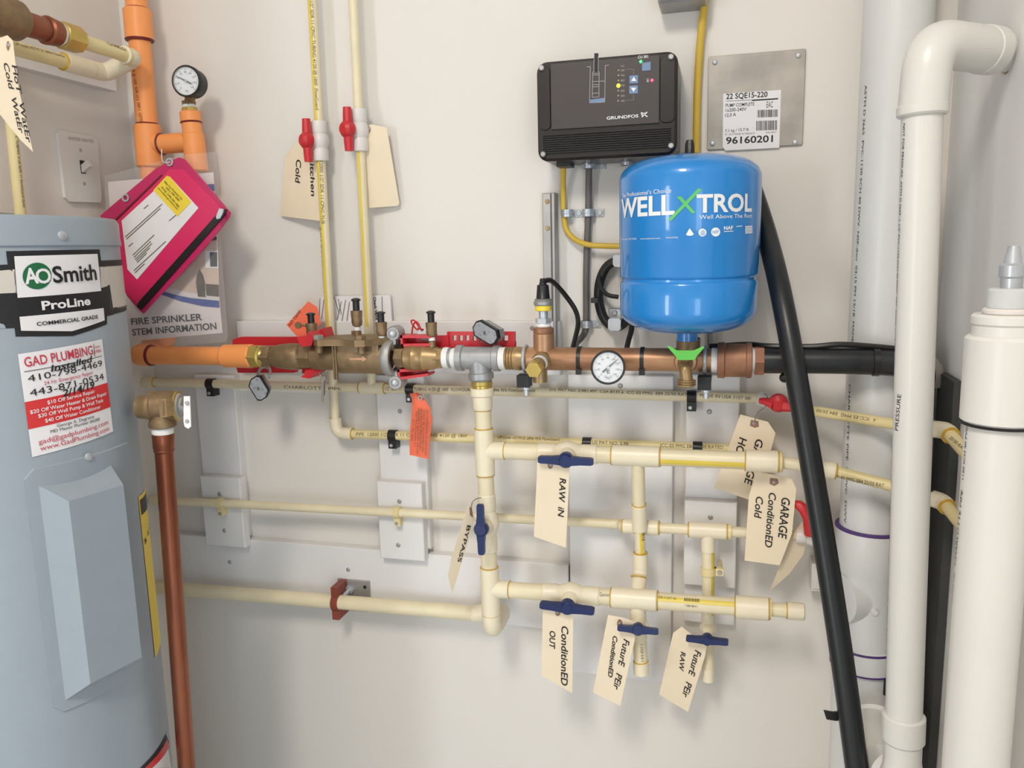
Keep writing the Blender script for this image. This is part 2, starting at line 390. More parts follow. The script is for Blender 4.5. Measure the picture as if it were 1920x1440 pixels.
# ------------------------------------------------------------------ thin half-inch lines on the boards
LA = .030; R12 = .0082
A0, A1 = P(262, 716, LA), P(1428, 747, LA)
t = Thing('water_pipe', 'upper thin cream pipe with brown lettering running under the brass line', 'pipe', 'thin cream supply pipes')
pa = t.part('pipe', MB().seg(A0, A1, R12), M_cpvc)
fit(t, 'coupling', at_x(A0, A1, 258), at_x(A0, A1, 290), R12 * 1.3)
fit(t, 'tee', at_x(A0, A1, 675), at_x(A0, A1, 722), R12 * 1.35)
glue(t, A1, A1 - A0, R12, M_ink, pa)
ptext(t, pa, A0, A1, R12, 'CHARLOTTE PIPE', (533, 728), (640, 732), 6)
ptext(t, pa, A0, A1, R12, '1/2" SDR 11 CPVC TUBING 4120 @ 180F  FLOWGUARD  ASTM D 2846 95% FlowGuard Gold', (722, 732), (1003, 735), 6)
ptext(t, pa, A0, A1, R12, 'U.S. PAT NO. 5,981,497  CSA B137.6  ICC-ES PMG  E84 25/50 RATED', (1030, 733), (1300, 743), 6)
ptext(t, pa, A0, A1, R12, 'MADE IN USA 3107 08/', (1312, 744), (1409, 750), 6)
clip('black plastic clip on the upper thin pipe, leftmost one', 396, 725, A0, A1, R12)
clip('black plastic clip on the upper thin pipe, just above the orange tag', 770, 735, A0, A1, R12)
clip('black plastic clip on the upper thin pipe, below the hose tap', 1297, 745, A0, A1, R12)
# kitchen risers
V1a, V1b = P(583.5, -30, LA), P(629, 790, LA)
V2a, V2b = P(661, -30, LA), P(697, 724, LA)
def to_ceiling(a, b): return b + (a - b) * ((ZC - b.z) / (a.z - b.z))
V1a, V2a = to_ceiling(V1a, V1b), to_ceiling(V2a, V2b)
def red_valve(label, a, b, y0, y1, side):
    t = Thing('ball_valve', label, 'valve', 'small white valves with red handles')
    p0, p1 = at_y(a, b, y0), at_y(a, b, y1); ax = (p1 - p0); L = ax.length; c = (p0 + p1) / 2
    q = t.part('body', MB().lathe(p0, ax, [(0, .0135), (.002, .0142), (L * .27, .0142), (L * .32, .0125), (L * .38, .0150), (L * .5, .0165), (L * .62, .0150), (L * .68, .0125), (L * .73, .0142), (L - .002, .0142), (L, .0135)], 24), M_offw)
    axn = ax.normalized(); d = V((side * .75, -1, 0)).normalized(); st = c + d * .014
    t.part('stem', MB().lathe(c, d, [(0, .009), (.021, .0085)], 16), M_offw)
    hb = c + d * .024
    h = MB(); h.lathe(c + d * .018, d, [(0, .0135), (.004, .0145), (.013, .0140), (.018, .009)], 16)
    sd = axn.cross(d)
    for s_ in (-1, 1):
        h.tube([hb + axn * s_ * .008, hb + axn * s_ * .024, hb + axn * s_ * .036], [.0085, .0078, .0070], 10)
    t.part('handle', h, M_red)
    return c
t = Thing('water_pipe', 'thin cream riser with yellow stripe through the kitchen cold valve', 'pipe', 'thin cream supply pipes')
q = t.part('pipe', MB().seg(V1a, V1b, R12), M_cpvc); stripe(t, q, V1a, at_y(V1a, V1b, 612), R12, .62, .75)
ptext(t, q, V1a, V1b, R12, '1/2" SDR 11 CPVC TUBING 4120 @ 180F  FlowGuard', (581, 2), (592, 206), 6)
ptext(t, q, V1a, V1b, R12, '12000 1/2" SDR 11 CPVC TUB', (599, 302), (603, 420), 6)
ptext(t, q, V1a, V1b, R12, 'CHARLOTTE PIPE', (605, 550), (602, 425), 7)
B0, B1 = P(640, 812.5, LA), P(1388, 842.5, LA)
el = MB().tube(bend([at_y(V1a, V1b, 783), P(631.5, 811.5, LA), at_x(B0, B1, 661)], .014), R12 * 1.35, 18)
t.part('elbow', el, M_cpvc2); glue(t, at_y(V1a, V1b, 784), V1b - V1a, R12 * 1.28)
qb = t.part('lower_run', MB().seg(at_x(B0, B1, 655), B1, R12), M_ypipe); glue(t, at_x(B0, B1, 661), B1 - B0, R12 * 1.28)
ptext(t, qb, B0, B1, R12, 'PIPE  12000 1/2" SDR 11 CPVC TUBING 4120 @ 180F', (668, 817), (876, 820), 6)
ptext(t, qb, B0, B1, R12, 'UP-Code ASTM D 2846 95% FlowGuard', (933, 822), (1048, 827), 6)
ptext(t, qb, B0, B1, R12, 'US PAT NO. 5,98', (1110, 832), (1178, 835), 6)
ptext(t, qb, B0, B1, R12, 'ICC-ES PMG E84 25/50 RATED', (1238, 838), (1356, 842), 6)
clip('black plastic clip on the lower thin pipe, left of the orange tag', 737, 815, B0, B1, R12)
clip('black plastic clip on the lower thin pipe, right of the raw-in valve', 1101, 828, B0, B1, R12)
clip('black plastic clip on the lower thin pipe, above the yellow striped pipe', 1308, 838, B0, B1, R12)
t = Thing('water_pipe', 'plain thin cream riser beside the blank cream tag', 'pipe', 'thin cream supply pipes')
q = t.part('pipe', MB().seg(V2a, V2b, R12), M_cpvc); stripe(t, q, at_y(V2a, V2b, 285), at_y(V2a, V2b, 612), R12, .45, .6)
red_valve('white valve with red handle beside the kitchen cold tag', V1a, V1b, 228, 302, -.9)
red_valve('white valve with red handle beside the blank cream tag', V2a, V2b, 205, 284, -.7)
# third thin line
LC = .046
C0, C1 = P(283, 937, LC), P(1166, 983, LC)
t = Thing('water_pipe', 'thin cream pipe crossing both spacer blocks', 'pipe', 'thin cream supply pipes')
q = t.part('pipe', MB().seg(C0, C1, R12), M_cpvc)
def cclip(label, px):
    p = at_x(C0, C1, px); t = Thing('pipe_clip', label, 'clip', 'cream clips holding the thin pipe to the blocks')
    ax = (C1 - C0).normalized(); q = t.part('strap', MB().lathe(p - ax * .0055, ax, [(0, R12 * 1.05), (0, R12 * 1.35), (.011, R12 * 1.35), (.011, R12 * 1.05)], 18, cap=False), M_ypipe)
    t.part('foot', MB().aab(p.x - .006, p.x + .006, p.y - .004, -T2 * S, p.z - R12 * 1.3 - .014, p.z - R12 * .9), M_ypipe)
    t.part('screw', MB().lathe(V((p.x - .001, p.y - .004, p.z - R12 * 1.3 - .009)), V((0, -1, 0)), [(0, .0034), (.0012, .003)], 12), M_galv)
cclip('cream pipe clip on the left spacer block', 414); cclip('cream pipe clip on the middle spacer block', 745)
# thick drain-side pipe at the bottom
LD = .050
D0, D1 = P(285, 1100, LD), P(892, 1150, LD)
rD = 13.2 * mpp((D0 + D1) / 2)
t = Thing('water_pipe', 'thick cream pipe sloping low across the wall behind the copper pipe', 'pipe')
q = t.part('pipe', MB().seg(D0, D1, rD), M_cpvc)
ptext(t, q, D0, D1, rD, 'CHARLOTTE PIPE 1" CPVC 4120', (640, 1145), (690, 1150), 5)
# unistrut plate with rust red clamp
pl = Thing('clamp_plate', 'small galvanised plate with nut above the rust red pipe clamp', 'plate')
pb = pl.part('plate', board_box([(633, 1087), (692, 1089), (694, 1119), (633, 1117)], .0215, .0037), M_galv)
for x in (642, 684):
    pl.part('bolt_hole', MB().lathe(P(x, 1101, .0217), V((0, -1, 0)), [(0, .0035), (.0006, .0032)], 12), M_ink, pb)
nb = P(657, 1104, .0215); pl.part('nut', MB().lathe(nb, V((0, -1, 0)), [(0, .009), (.006, .009)], 6), M_zinc, pb)
pl.part('bolt', MB().seg(nb, nb + V((-.004, -.03, -.006)), .0042, n=12), M_zinc, pb)
cl = Thing('pipe_clamp', 'rust red half clamp around the thick cream pipe', 'clamp')
pc = at_x(D0, D1, 632); axd = (D1 - D0).normalized()
cl.part('strap', MB().lathe(pc - axd * .0065, axd, [(0, rD * 1.01), (0, rD * 1.22), (.013, rD * 1.22), (.013, rD * 1.01)], 24, cap=False), M_rust)
for s_, nm in ((1, 'upper_lug'), (-1, 'lower_lug')):
    c = pc + V((0, -.004, s_ * (rD * 1.2 + .007))); yb = -T1 * S if s_ > 0 else -.002
    cl.part('lug', MB().aab(c.x - .007, c.x + .007, c.y - .005, yb, c.z - .009, c.z + .009), M_rust)
# =================================================================== cream manifold
MO = .12
TEE = P(898, 672, MO)
m0, m1 = P(903.5, 722, MO), P(921, 1152, MO)          # manifold axis
rM = 15.6 * mpp(P(908, 850, MO)); rF = rM * 1.17
def mv(y): return at_y(m0, m1, y)
def blue_valve(label, a, b, c, ax, hub, hax, hl, rr, stem_d=None, sym=True):
    """a,b: body ends; c: centre; hub: handle hub point; hax: handle direction; hl: half length"""
    t = Thing('ball_valve', label, 'valve', 'cream valves with navy blue handles')
    L = (b - a).length
    q = t.part('body', MB().lathe(a, b - a, [(0, rr * 1.02), (.002, rr * 1.12), (L * .25, rr * 1.12), (L * .29, rr * 1.0), (L * .36, rr * 1.2), (L * .45, rr * 1.42), (L * .5, rr * 1.46), (L * .55, rr * 1.42), (L * .64, rr * 1.2), (L * .71, rr * 1.0), (L * .75, rr * 1.12), (L - .002, rr * 1.12), (L, rr * 1.02)], 28), M_cpvc2)
    d = (hub - c).normalized()
    t.part('stem', MB().lathe(c, d, [(0, rr * 1.05), (rr * 1.55, rr * 1.0), ((hub - c).length - .004, rr * .55)], 20), M_cpvc2)
    h = MB(); h.lathe(hub - d * .008, d, [(0, rr * .70), (.003, rr * .86), (.014, rr * .86), (.018, rr * .66)], 20)
    hx = hax.normalized(); w = hx.cross(d).normalized(); hh = MB()
    for s_ in (-1, 1):
        e = []
        for k, (tt, ww) in enumerate(((.0, rr * .52), (.45, rr * .40), (.9, rr * .38), (1.0, rr * .26))): e.append((hub + hx * s_ * (rr * .5 + (hl - rr * .5) * tt) + d * .004, ww))
        vs = []; fs = []
        for p, ww in e:
            for (i, j) in ((-1, -1), (1, -1), (1, 1), (-1, 1)): vs.append(p + w * ww * i + d * .0052 * j)
        for k in range(3):
            for i in range(4): fs.append((k * 4 + i, k * 4 + (i + 1) % 4, k * 4 + 4 + (i + 1) % 4, k * 4 + 4 + i))
        fs += [(0, 1, 2, 3), (15, 14, 13, 12)]; hh.add(vs, fs)
    hp = t.part('handle', h, M_navy); t.part('lever', hh, M_navy, hp)
    return t
T = Thing('manifold_pipe', 'vertical cream pipe with two tees hanging below the grey steel tee', 'pipe', 'thick cream manifold pipes')
T.part('brass_adapter', MB().lathe(mv(714), m1 - m0, [(0, rM * 1.22), (.006, rM * 1.3), (.007, rM * 1.2), (.014, rM * 1.2)], 24), M_brassy, label='yellow brass threaded ring')
T.part('adapter', MB().lathe(mv(727), m1 - m0, [(0, rM * 1.32), (.001, rM * 1.4), (.012, rM * 1.4), (.014, rM * 1.22), (.033, rM * 1.16), (.036, rM * 1.1)], 24), M_cpvc2)
p1 = T.part('pipe', MB().seg(mv(765), m1, rM), M_cpvc); glue(T, mv(769), m1 - m0, rM, parent=p1)
fit(T, 'tee', mv(803), mv(891), rF)
n0, n1 = P(925, 844.5, MO), P(1462, 866, MO)           # raw-in branch
def nx(x): return at_x(n0, n1, x)
T.part('tee_branch', MB().seg(mv(844.5), nx(947), rM * 1.08), M_cpvc2)
fit(T, 'tee', mv(1063), mv(1152), rF)
o0, o1 = P(925, 1103.5, MO), P(1446, 1142.5, MO)       # conditioned-out branch
def ox(x): return at_x(o0, o1, x)
T.part('tee_branch', MB().seg(mv(1104), ox(955), rM * 1.08), M_cpvc2)
de = m1 + V((0, 0, 0))
T.part('elbow', MB().tube(bend([mv(1140), P(922.5, 1183, MO), V((P(922, 1183, MO).x, -LD * S, P(922, 1183, MO).z + .004)), D1 + V((.004, 0, 0)), at_x(D0, D1, 888)], .022, 7), rF, 22), M_cpvc2)
glue(T, mv(1151), m1 - m0, rF * .96)
blue_valve('cream valve on the upright pipe with upright navy handle beside the bypass tag', mv(926), mv(1034), mv(985), m1 - m0, P(903, 992, MO + .040), V((.0, 0, 1)), 48 * mpp(mv(990)), rM)
# raw in
t = Thing('manifold_pipe', 'upper cream manifold arm with yellow stripe and raw-in valve', 'pipe', 'thick cream manifold pipes')
q = t.part('pipe', MB().seg(nx(945), nx(1400), rM), M_cpvc); glue(t, nx(947), n1 - n0, rM * 1.04, parent=q)
blue_valve('cream valve with wide navy handle above the raw-in tag', nx(1010), nx(1121), nx(1066), n1 - n0, P(1061, 862, MO + .034), V((1, 0, 0)), 51 * mpp(nx(1060)), rM * 1.02)
fit(t, 'tee', nx(1147), nx(1238), rF * 1.02)
stripe(t, q, nx(1238), nx(1398), rM, .55 , .62)
fit(t, 'reducer', nx(1397), nx(1460), rF * 1.05)
t.part('bushing', MB().lathe(nx(1460), n1 - n0, [(0, rF * .98), (.004, rF * .98), (.006, rF * .85)], 24), M_ypipe)
s0, s1 = nx(1462), P(1568, 884, .125)
t.part('small_pipe', MB().seg(s0, s1, R12 * 1.12), M_cpvc)
fit(t, 'coupling', at_x(s0, s1, 1528), s1, R12 * 1.5, beads=(0, 1))
g1, g2, g3 = P(1684, 914, .150), P(1768, 941, .185), P(1840, 1030, .30)
t.part('bent_pipe', MB().tube(bend([s1, g1, g2], .05), R12, 16), M_ypipe)
t.part('elbow', MB().tube(bend([at_x(g1, g2, 1748), g2, on(g2, g3, .12)], .02), R12 * 1.4, 16), M_cpvc2); glue(t, on(g2, g3, .12), g3 - g2, R12 * 1.35)
q2 = t.part('far_pipe', MB().seg(on(g2, g3, .1), g3, R12), M_ypipe)
ptext(t, q2, s1, g1, R12, 'ICC-ES PMG E84 25/50 RATED', (1562, 893), (1668, 916), 7)
# first drop
d0, d1, d2, d3 = P(1196, 866, MO), P(1199, 985, .092), P(1201, 1050, .088), P(1194, 1122, MO)
t2 = Thing('manifold_pipe', 'cream drop pipe joining the two manifold arms between the raw and future tags', 'pipe', 'thick cream manifold pipes')
rS = 12.4 * mpp(d0)
t2.part('pipe', MB().seg(d0, d1, rS), M_cpvc)
fit(t2, 'coupling', at_y(d0, d1, 945), at_y(d0, d1, 994), rS * 1.17, beads=(1, 0))
q3 = t2.part('thin_pipe', MB().seg(d1, d2, R12 * 1.05), M_cpvc); stripe(t2, q3, d1, d2, R12 * 1.05, -.3, .7)
ptext(t2, q3, d1, d2, R12 * 1.05, 'IIII I II', (1203, 1000), (1203, 1014), 8, M_ink)
fit(t2, 'coupling', at_y(d1, d2, 1036), P(1201, 1072, .088), R12 * 1.5, beads=(1, 0))
t2.part('elbow', MB().tube(bend([P(1201, 1066, .088), P(1199, 1085, .092), d3], .02), R12 * 1.5, 18), M_cpvc2); glue(t2, P(1197, 1082, .097), d3 - d2, R12 * 1.52)
# thin line crossing: right end of third thin line
e0, e1 = P(1166, 986, .077), P(1500, 1004, .077)
t3 = Thing('water_pipe', 'short thin cream run with two tees behind the garage conditioned cold tag', 'pipe', 'thin cream supply pipes')
t3.part('pipe', MB().seg(e0, e1, R12 * 1.05), M_cpvc); t3.part('offset_pipe', MB().tube(bend([at_x(C0, C1, 1150), at_x(C0, C1, 1166), e0, at_x(e0, e1, 1190)], .02), R12 * 1.05, 16), M_cpvc)
fit(t3, 'tee', at_x(e0, e1, 1167), at_x(e0, e1, 1236), R12 * 1.5)
fit(t3, 'tee', at_x(e0, e1, 1291), at_x(e0, e1, 1364), R12 * 1.6)
t3.part('tee_collar', MB().seg(at_x(e0, e1, 1364), at_x(e0, e1, 1371), R12 * 1.5), M_ypipe)
h0, h1 = P(1328, 998, .077), P(1328, 1262, .077)
rH = 11.6 * mpp(h0)
t3.part('tee_branch', MB().seg(h0, at_y(h0, h1, 1033), rH * 1.14), M_cpvc2)
qh = t3.part('drop_pipe', MB().seg(at_y(h0, h1, 1030), at_y(h0, h1, 1256), rH), M_cpvc); stripe(t3, qh, at_y(h0, h1, 1034), at_y(h0, h1, 1150), rH, -.9, .8)
fit(t3, 'cap', at_y(h0, h1, 1250), at_y(h0, h1, 1277), rH * 1.02, beads=(1, 0))
blue_valve('cream valve with navy handle above the future pier raw tag', at_y(h0, h1, 1150), at_y(h0, h1, 1205), at_y(h0, h1, 1176), h1 - h0, P(1326, 1198, .077 + .036), V((1, 0, .0)), 38 * mpp(h0), rH * 1.0)
pc = at_y(h0, h1, 1070)
t = Thing('pipe_clip', 'cream ring clip with dark screw on the right drop pipe', 'clip')
t.part('strap', MB().lathe(pc - V((0, 0, .006)), V((0, 0, 1)), [(0, rH * 1.02), (0, rH * 1.25), (.012, rH * 1.25), (.012, rH * 1.02)], 20, cap=False), M_ypipe)
t.part('ear', MB().aab(pc.x + rH * .9, pc.x + rH * 1.2 + .012, pc.y - .004, pc.y + .004, pc.z - .006, pc.z + .006), M_ypipe)
t.part('ear_post', MB().seg(V((pc.x + rH * 1.1 + .007, pc.y, pc.z)), V((pc.x + rH * 1.1 + .007, -T2 * S, pc.z)), .003, n=10), M_ypipe)
t.part('screw', MB().lathe(V((pc.x + rH * 1.1 + .007, pc.y - .004, pc.z)), V((0, -1, 0)), [(0, .0042), (.002, .0035)], 12), M_galv)
# conditioned out
t = Thing('manifold_pipe', 'lower cream manifold arm with yellow stripe ending in a cap', 'pipe', 'thick cream manifold pipes')
q = t.part('pipe', MB().seg(ox(953), ox(1380), rM), M_cpvc); glue(t, ox(956), o1 - o0, rM * 1.04, parent=q)
blue_valve('cream valve with wide navy handle above the conditioned-out tag', ox(1018), ox(1125), ox(1072), o1 - o0, P(1064, 1137, MO + .034), V((1, 0, -.03)), 50 * mpp(ox(1060)), rM * 1.02)
fit(t, 'tee', ox(1146), ox(1233), rF * 1.08)
t.part('tee_branch', MB().seg(ox(1195), P(1196, 1163, MO), rM * .98), M_cpvc2)
stripe(t, q, ox(1234), ox(1378), rM, -.25, .55)
ptext(t, q, o0, o1, rM, 'SDR 11 EXT 431', (1234, 1122), (1268, 1125), 5, M_ink); ptext(t, q, o0, o1, rM, 'IIIIIIIIII', (1283, 1127), (1311, 1129), 6, M_ink, .02); ptext(t, q, o0, o1, rM, '1 7200 000 0 1', (1283, 1137), (1308, 1139), 4, M_ink); ptext(t, q, o0, o1, rM, 'Genova', (1124, 1118), (1144, 1119), 7, M_ink)
fit(t, 'reducer', ox(1378), ox(1442), rF * 1.12)
t.part('bushing', MB().seg(ox(1441), ox(1446), rF * 1.0), M_ypipe)
t.part('stub', MB().seg(ox(1444), ox(1480), rM * .78), M_cpvc)
fit(t, 'cap', ox(1475), ox(1509), rM * .98, beads=(1, 0))
k0, k1 = P(1196, 1150, MO), P(1203, 1264, MO)
rK = rM * .82
qk = t.part('drop_pipe', MB().seg(k0, at_y(k0, k1, 1246), rK), M_cpvc)
ptext(t, qk, k0, k1, rK, '1 1729 0 0 1', (1200, 1209), (1202, 1240), 5, M_ink)
fit(t, 'cap', at_y(k0, k1, 1239), k1, rK * 1.15, beads=(1, 0))
blue_valve('cream valve with navy handle above the future pier conditioned tag', at_y(k0, k1, 1143), at_y(k0, k1, 1200), P(1197, 1166, MO), k1 - k0, P(1196, 1179, MO + .036), V((1, 0, 0)), 37 * mpp(k0), rK)
# right hand end of the upper thin line with its red valve
t = Thing('water_pipe', 'thin cream pipe passing behind the black hose to the right wall', 'pipe', 'thin cream supply pipes')
z0, z1, z2, z3, z4 = A1, P(1510, 768, .055), P(1684, 797, .135), P(1774, 807, .200), P(1850, 893, .33)
t.part('pipe', MB().tube(bend([on(z1, z0, .2), z1, z2, z3], .05), R12, 16), M_ypipe)
t.part('elbow', MB().tube(bend([on(z2, z3, .75), z3, on(z3, z4, .13)], .02), R12 * 1.4, 16), M_cpvc2); glue(t, on(z3, z4, .13), z4 - z3, R12 * 1.35)
q2 = t.part('far_pipe', MB().seg(on(z3, z4, .1), z4, R12), M_ypipe)
ptext(t, q2, z1, z2, R12, 'B137.6  ICC-ES PMG  E84 25/50', (1667, 790), (1532, 767), 6)
ptext(t, q2, z3, z4, R12, '25/50 RAT', (1780, 822), (1806, 845), 6)
t = Thing('ball_valve', 'white valve with red handle half hidden behind the black hose, upper one', 'valve', 'small white valves with red handles')
va, vb = A1 + (A1 - A0).normalized() * -.004, z1
t.part('body', MB().lathe(va, vb - va, [(0, .0115), (.002, .0125), (.016, .0125), (.02, .0108), (.028, .0138), (.034, .0142), (.04, .0138), ((vb - va).length * .8, .0115), ((vb - va).length, .0115)], 22), M_offw)
hb = P(1460, 760, .078); h = MB().lathe(hb + V((0, .014, .004)), V((0, -1, -.2)), [(0, .012), (.004, .0145), (.012, .014), (.017, .008)], 16)
hx = (vb - va).normalized()
for s_ in (-1, 1): h.tube([hb + hx * s_ * .008, hb + hx * s_ * .022 + V((0, 0, .001)), hb + hx * s_ * .030], [.0085, .006, .0045], 10)
hp = t.part('handle', h, M_red); t.part('stem', MB().seg(hb + V((0, .012, .003)), on(va, vb, .45), .008, n=14), M_offw)
t = Thing('ball_valve', 'white valve with red handle half hidden behind the black hose, lower one', 'valve', 'small white valves with red handles')
va, vb = P(1492, 1003.5, .077), P(1546, 1010, .077)
t.part('body', MB().lathe(va, vb - va, [(0, .0115), (.002, .0125), (.012, .0125), (.016, .0108), (.022, .0138), (.028, .0138), (.034, .0115), ((vb - va).length, .0115)], 22), M_offw)
hb = P(1512, 952, .095); t.part('handle', MB().tube([P(1489, 943, .095), P(1497, 946, .096), P(1508, 955, .097), P(1518, 972, .098), P(1520, 1000, .09)], [.0045, .0075, .009, .010, .010], 12), M_red)
# white box half hidden by the hose
t = Thing('junction_box', 'small white box on the wall half hidden behind the black hose', 'box')
q = t.part('body', board_box([(1523, 1057), (1568, 1060), (1562, 1112), (1520, 1109)], .035, .037), M_offw); t.part('lid', board_box([(1526, 1066), (1566, 1069), (1560, 1108), (1523, 1105)], .038, .004), M_white, q)
# =================================================================== tags
def tag_plane(pxs, offs):
    a, b, c = [P(x, y, o) for (x, y), o in zip(pxs, offs)]; return Plane(a, (b - a).cross(c - a))
def tag(label, outline, pl, hole=None, lines=(), m=None, wire=None, name='paper_tag', cat='tag', group='cream card tags', patch=None, inkm=None):
    t = Thing(name, label, cat, group); q = t.part('card', spoly(MB(), pl, outline, 0, .0006), m or M_manila)
    if patch: t.part('reinforcing_patch', spoly(MB(), pl, patch, .0005, .0003), M_reinf, q)
    if hole: t.part('eyelet', spoly(MB(), pl, circle_px(*hole, 3.2, n=12), .001, .0003), M_gprint, q)
    for (s, A, B, h, bold) in lines:
        t.part('handwriting', stext(MB(), pl, s, A, B, h, .0009, bold, .12), inkm or M_ink, q, flat=True)
    if wire: t.part('wire', MB().tube(spline([P(*w) for w in wire], 6), .0007, 6), M_wire, q)
    return t
pl = tag_plane([(1033, 860), (1067, 870), (1012, 1012)], (.150, .150, .139))
tag('cream card tag reading RAW IN hanging below a navy handle', [(1008, 858), (1069, 858), (1061, 1027), (1001, 1006)], pl, (1033, 871), [('RAW  iN', (1050, 896), (1046, 968), 12, .012)], patch=circle_px(1032, 872, 5, 7))
pl = tag_plane([(879, 932), (893, 960), (848, 1112)], (.165, .15, .145))
tag('cream card tag reading BYPASS hanging edge-on beside the upright pipe', [(880, 941), (890, 972), (876, 1022), (848, 1113), (840, 1080), (846, 1048)], pl, None, [('BYPASS', (876, 984), (857, 1054), 8, .012)], wire=[(902, 933, .15), (892, 936, .16), (885, 944, .163), (883, 965, .16)], patch=[(880, 950), (885, 954), (886, 970), (881, 966)])
pl = tag_plane([(1045, 1148), (1070, 1150), (1020, 1280)], (.150, .150, .139))
tag('cream card tag reading CONDITIONED OUT hanging from a navy handle', [(1018, 1136), (1075, 1144), (1073, 1300), (1015, 1266)], pl, (1045, 1147), [('ConditionED', (1053, 1173), (1052, 1284), 13, .012), ('OUT', (1031, 1182), (1030, 1215), 11, .012)], patch=circle_px(1046, 1148, 5, 7))
pl = tag_plane([(1163, 1165), (1190, 1175), (1120, 1290)], (.148, .153, .137))
tag('cream card tag reading FUTURE PIER CONDITIONED hanging from a navy handle', [(1140, 1153), (1168, 1158), (1195, 1168), (1190, 1200), (1163, 1324), (1112, 1298)], pl, (1162, 1169), [('FuturE   PEir', (1170, 1197), (1150, 1290), 12, .012), ('ConditionED', (1150, 1191), (1140, 1268), 9, .02)], patch=circle_px(1162, 1169, 5, 8))
pl = tag_plane([(1280, 1180), (1320, 1215), (1240, 1290)], (.098, .104, .082))
tag('cream card tag reading FUTURE PIER RAW, lowest and furthest right', [(1262, 1187), (1278, 1175), (1325, 1212), (1322, 1230), (1290, 1335), (1236, 1302)], pl, None, [('FuturE   PEir', (1304, 1218), (1279, 1304), 12, .012), ('RAW', (1277, 1221), (1273, 1256), 9, .012)])
pl = tag_plane([(1415, 795), (1450, 815), (1345, 910)], (.052, .055, .045))
tag('cream card tag reading GARAGE HOT behind the striped pipe', [(1388, 777), (1440, 791), (1454, 812), (1438, 872), (1405, 937), (1339, 915)], pl, (1414, 793), [('GARAGE', (1418, 822), (1395, 906), 14, .012), ('HOT', (1387, 819), (1375, 862), 14, .012)], patch=[(1408, 787), (1422, 790), (1423, 800), (1415, 802), (1406, 798)], wire=[(1414, 793, .055), (1420, 775, .07), (1436, 762, .075), (1441, 750, .06), (1434, 738, .04), (1428, 745, .03)])
pl = tag_plane([(1450, 903), (1490, 910), (1400, 1050)], (.100, .104, .092))
tag('cream card tag reading GARAGE CONDITIONED COLD beside the black hose', [(1419, 884), (1484, 897), (1493, 916), (1485, 1000), (1462, 1060), (1396, 1051), (1404, 930)], pl, (1451, 904), [('GARAGE', (1466, 932), (1459, 1008), 15, .012), ('ConditionED', (1442, 923), (1434, 1025), 13, .012), ('Cold', (1418, 930), (1414, 970), 13, .012)], patch=[(1444, 896), (1458, 898), (1460, 906), (1452, 911), (1443, 907)])
pl = tag_plane([(1510, 975), (1516, 1000), (1445, 1108)], (.080, .075, .085))
tag('blank cream card tag hanging edge-on behind the garage conditioned cold tag', [(1512, 965), (1519, 990), (1506, 1040), (1481, 1075), (1443, 1109), (1462, 1062), (1484, 1010)], pl, None)
pl = tag_plane([(550, 280), (595, 280), (540, 405)], (.014, .030, .011))
tag('cream card tag reading KITCHEN COLD hanging on the left riser', [(535, 292), (562, 262), (603, 268), (599, 414), (526, 405)], pl, (572, 268), [('Kitchen', (581, 290), (584, 368), 11, .012), ('Cold', (556, 299), (554, 343), 13, .012)], patch=circle_px(572, 268, 5, 6))
pl = tag_plane([(690, 240), (720, 240), (740, 380)], (.025, .020, .012))
tag('blank cream card tag hanging on the right riser', [(684, 240), (695, 233), (725, 239), (749, 382), (745, 386), (690, 390), (686, 300)], pl, (691, 241), [], patch=circle_px(690, 243, 5, 7))
# orange paper tag, curled
t = Thing('paper_tag', 'curled orange card tag with black print hanging at the middle', 'tag')
mb = MB(); rows = [((768, 738), (783, 736), .075), ((772, 748), (797, 750), .078), ((773, 765), (806, 765), .076), ((771, 785), (810, 785), .07), ((769, 805), (808, 806), .064), ((768, 830), (805, 834), .06), ((768, 853), (804, 861), .058)]
for k, (a, b, o) in enumerate(rows):
    for j in range(4):
        x = a[0] + (b[0] - a[0]) * j / 3; y = a[1] + (b[1] - a[1]) * j / 3; mb.v.append(P(x, y, o + .004 * math.sin(j * 1.2)))
    if k:
        for j in range(3): i = k * 4 + j; mb.f.append((i - 4, i - 3, i + 1, i))
nf = len(mb.v); mb.v += [v + V((0, .0006, 0)) for v in mb.v]; mb.f += [tuple(i + nf for i in f[::-1]) for f in mb.f]
q = t.part('card', mb, M_otag)
pl2 = tag_plane([(780, 790), (806, 790), (780, 850)], (.0765, .0775, .067)); tx = MB()
for k, (s, x, y0, y1) in enumerate([('NO TAMPERING OF ANY KIND', 800, 768, 853), ('SHALL BE ALLOWED ON', 794, 768, 846), ('BACKFLOW PREVENTION', 789, 766, 842), ('ASSEMBLY SHUTOFF VALVES', 784, 764, 850), ('Atlas Fire Protection, Inc.', 780, 770, 838), ('817-790-0000', 774, 786, 826)]):
    stext(tx, pl2, s, (x, y0), (x - 3, y1), 4, .0012)
t.part('printed_lettering', tx, M_print, q, flat=True)
t.part('eyelet', MB().lathe(P(788, 746, .0805), V((0, -1, 0)), [(0, .0022), (0, .0045), (.0008, .0045), (.0008, .0022)], 14, cap=False), M_wire, q)
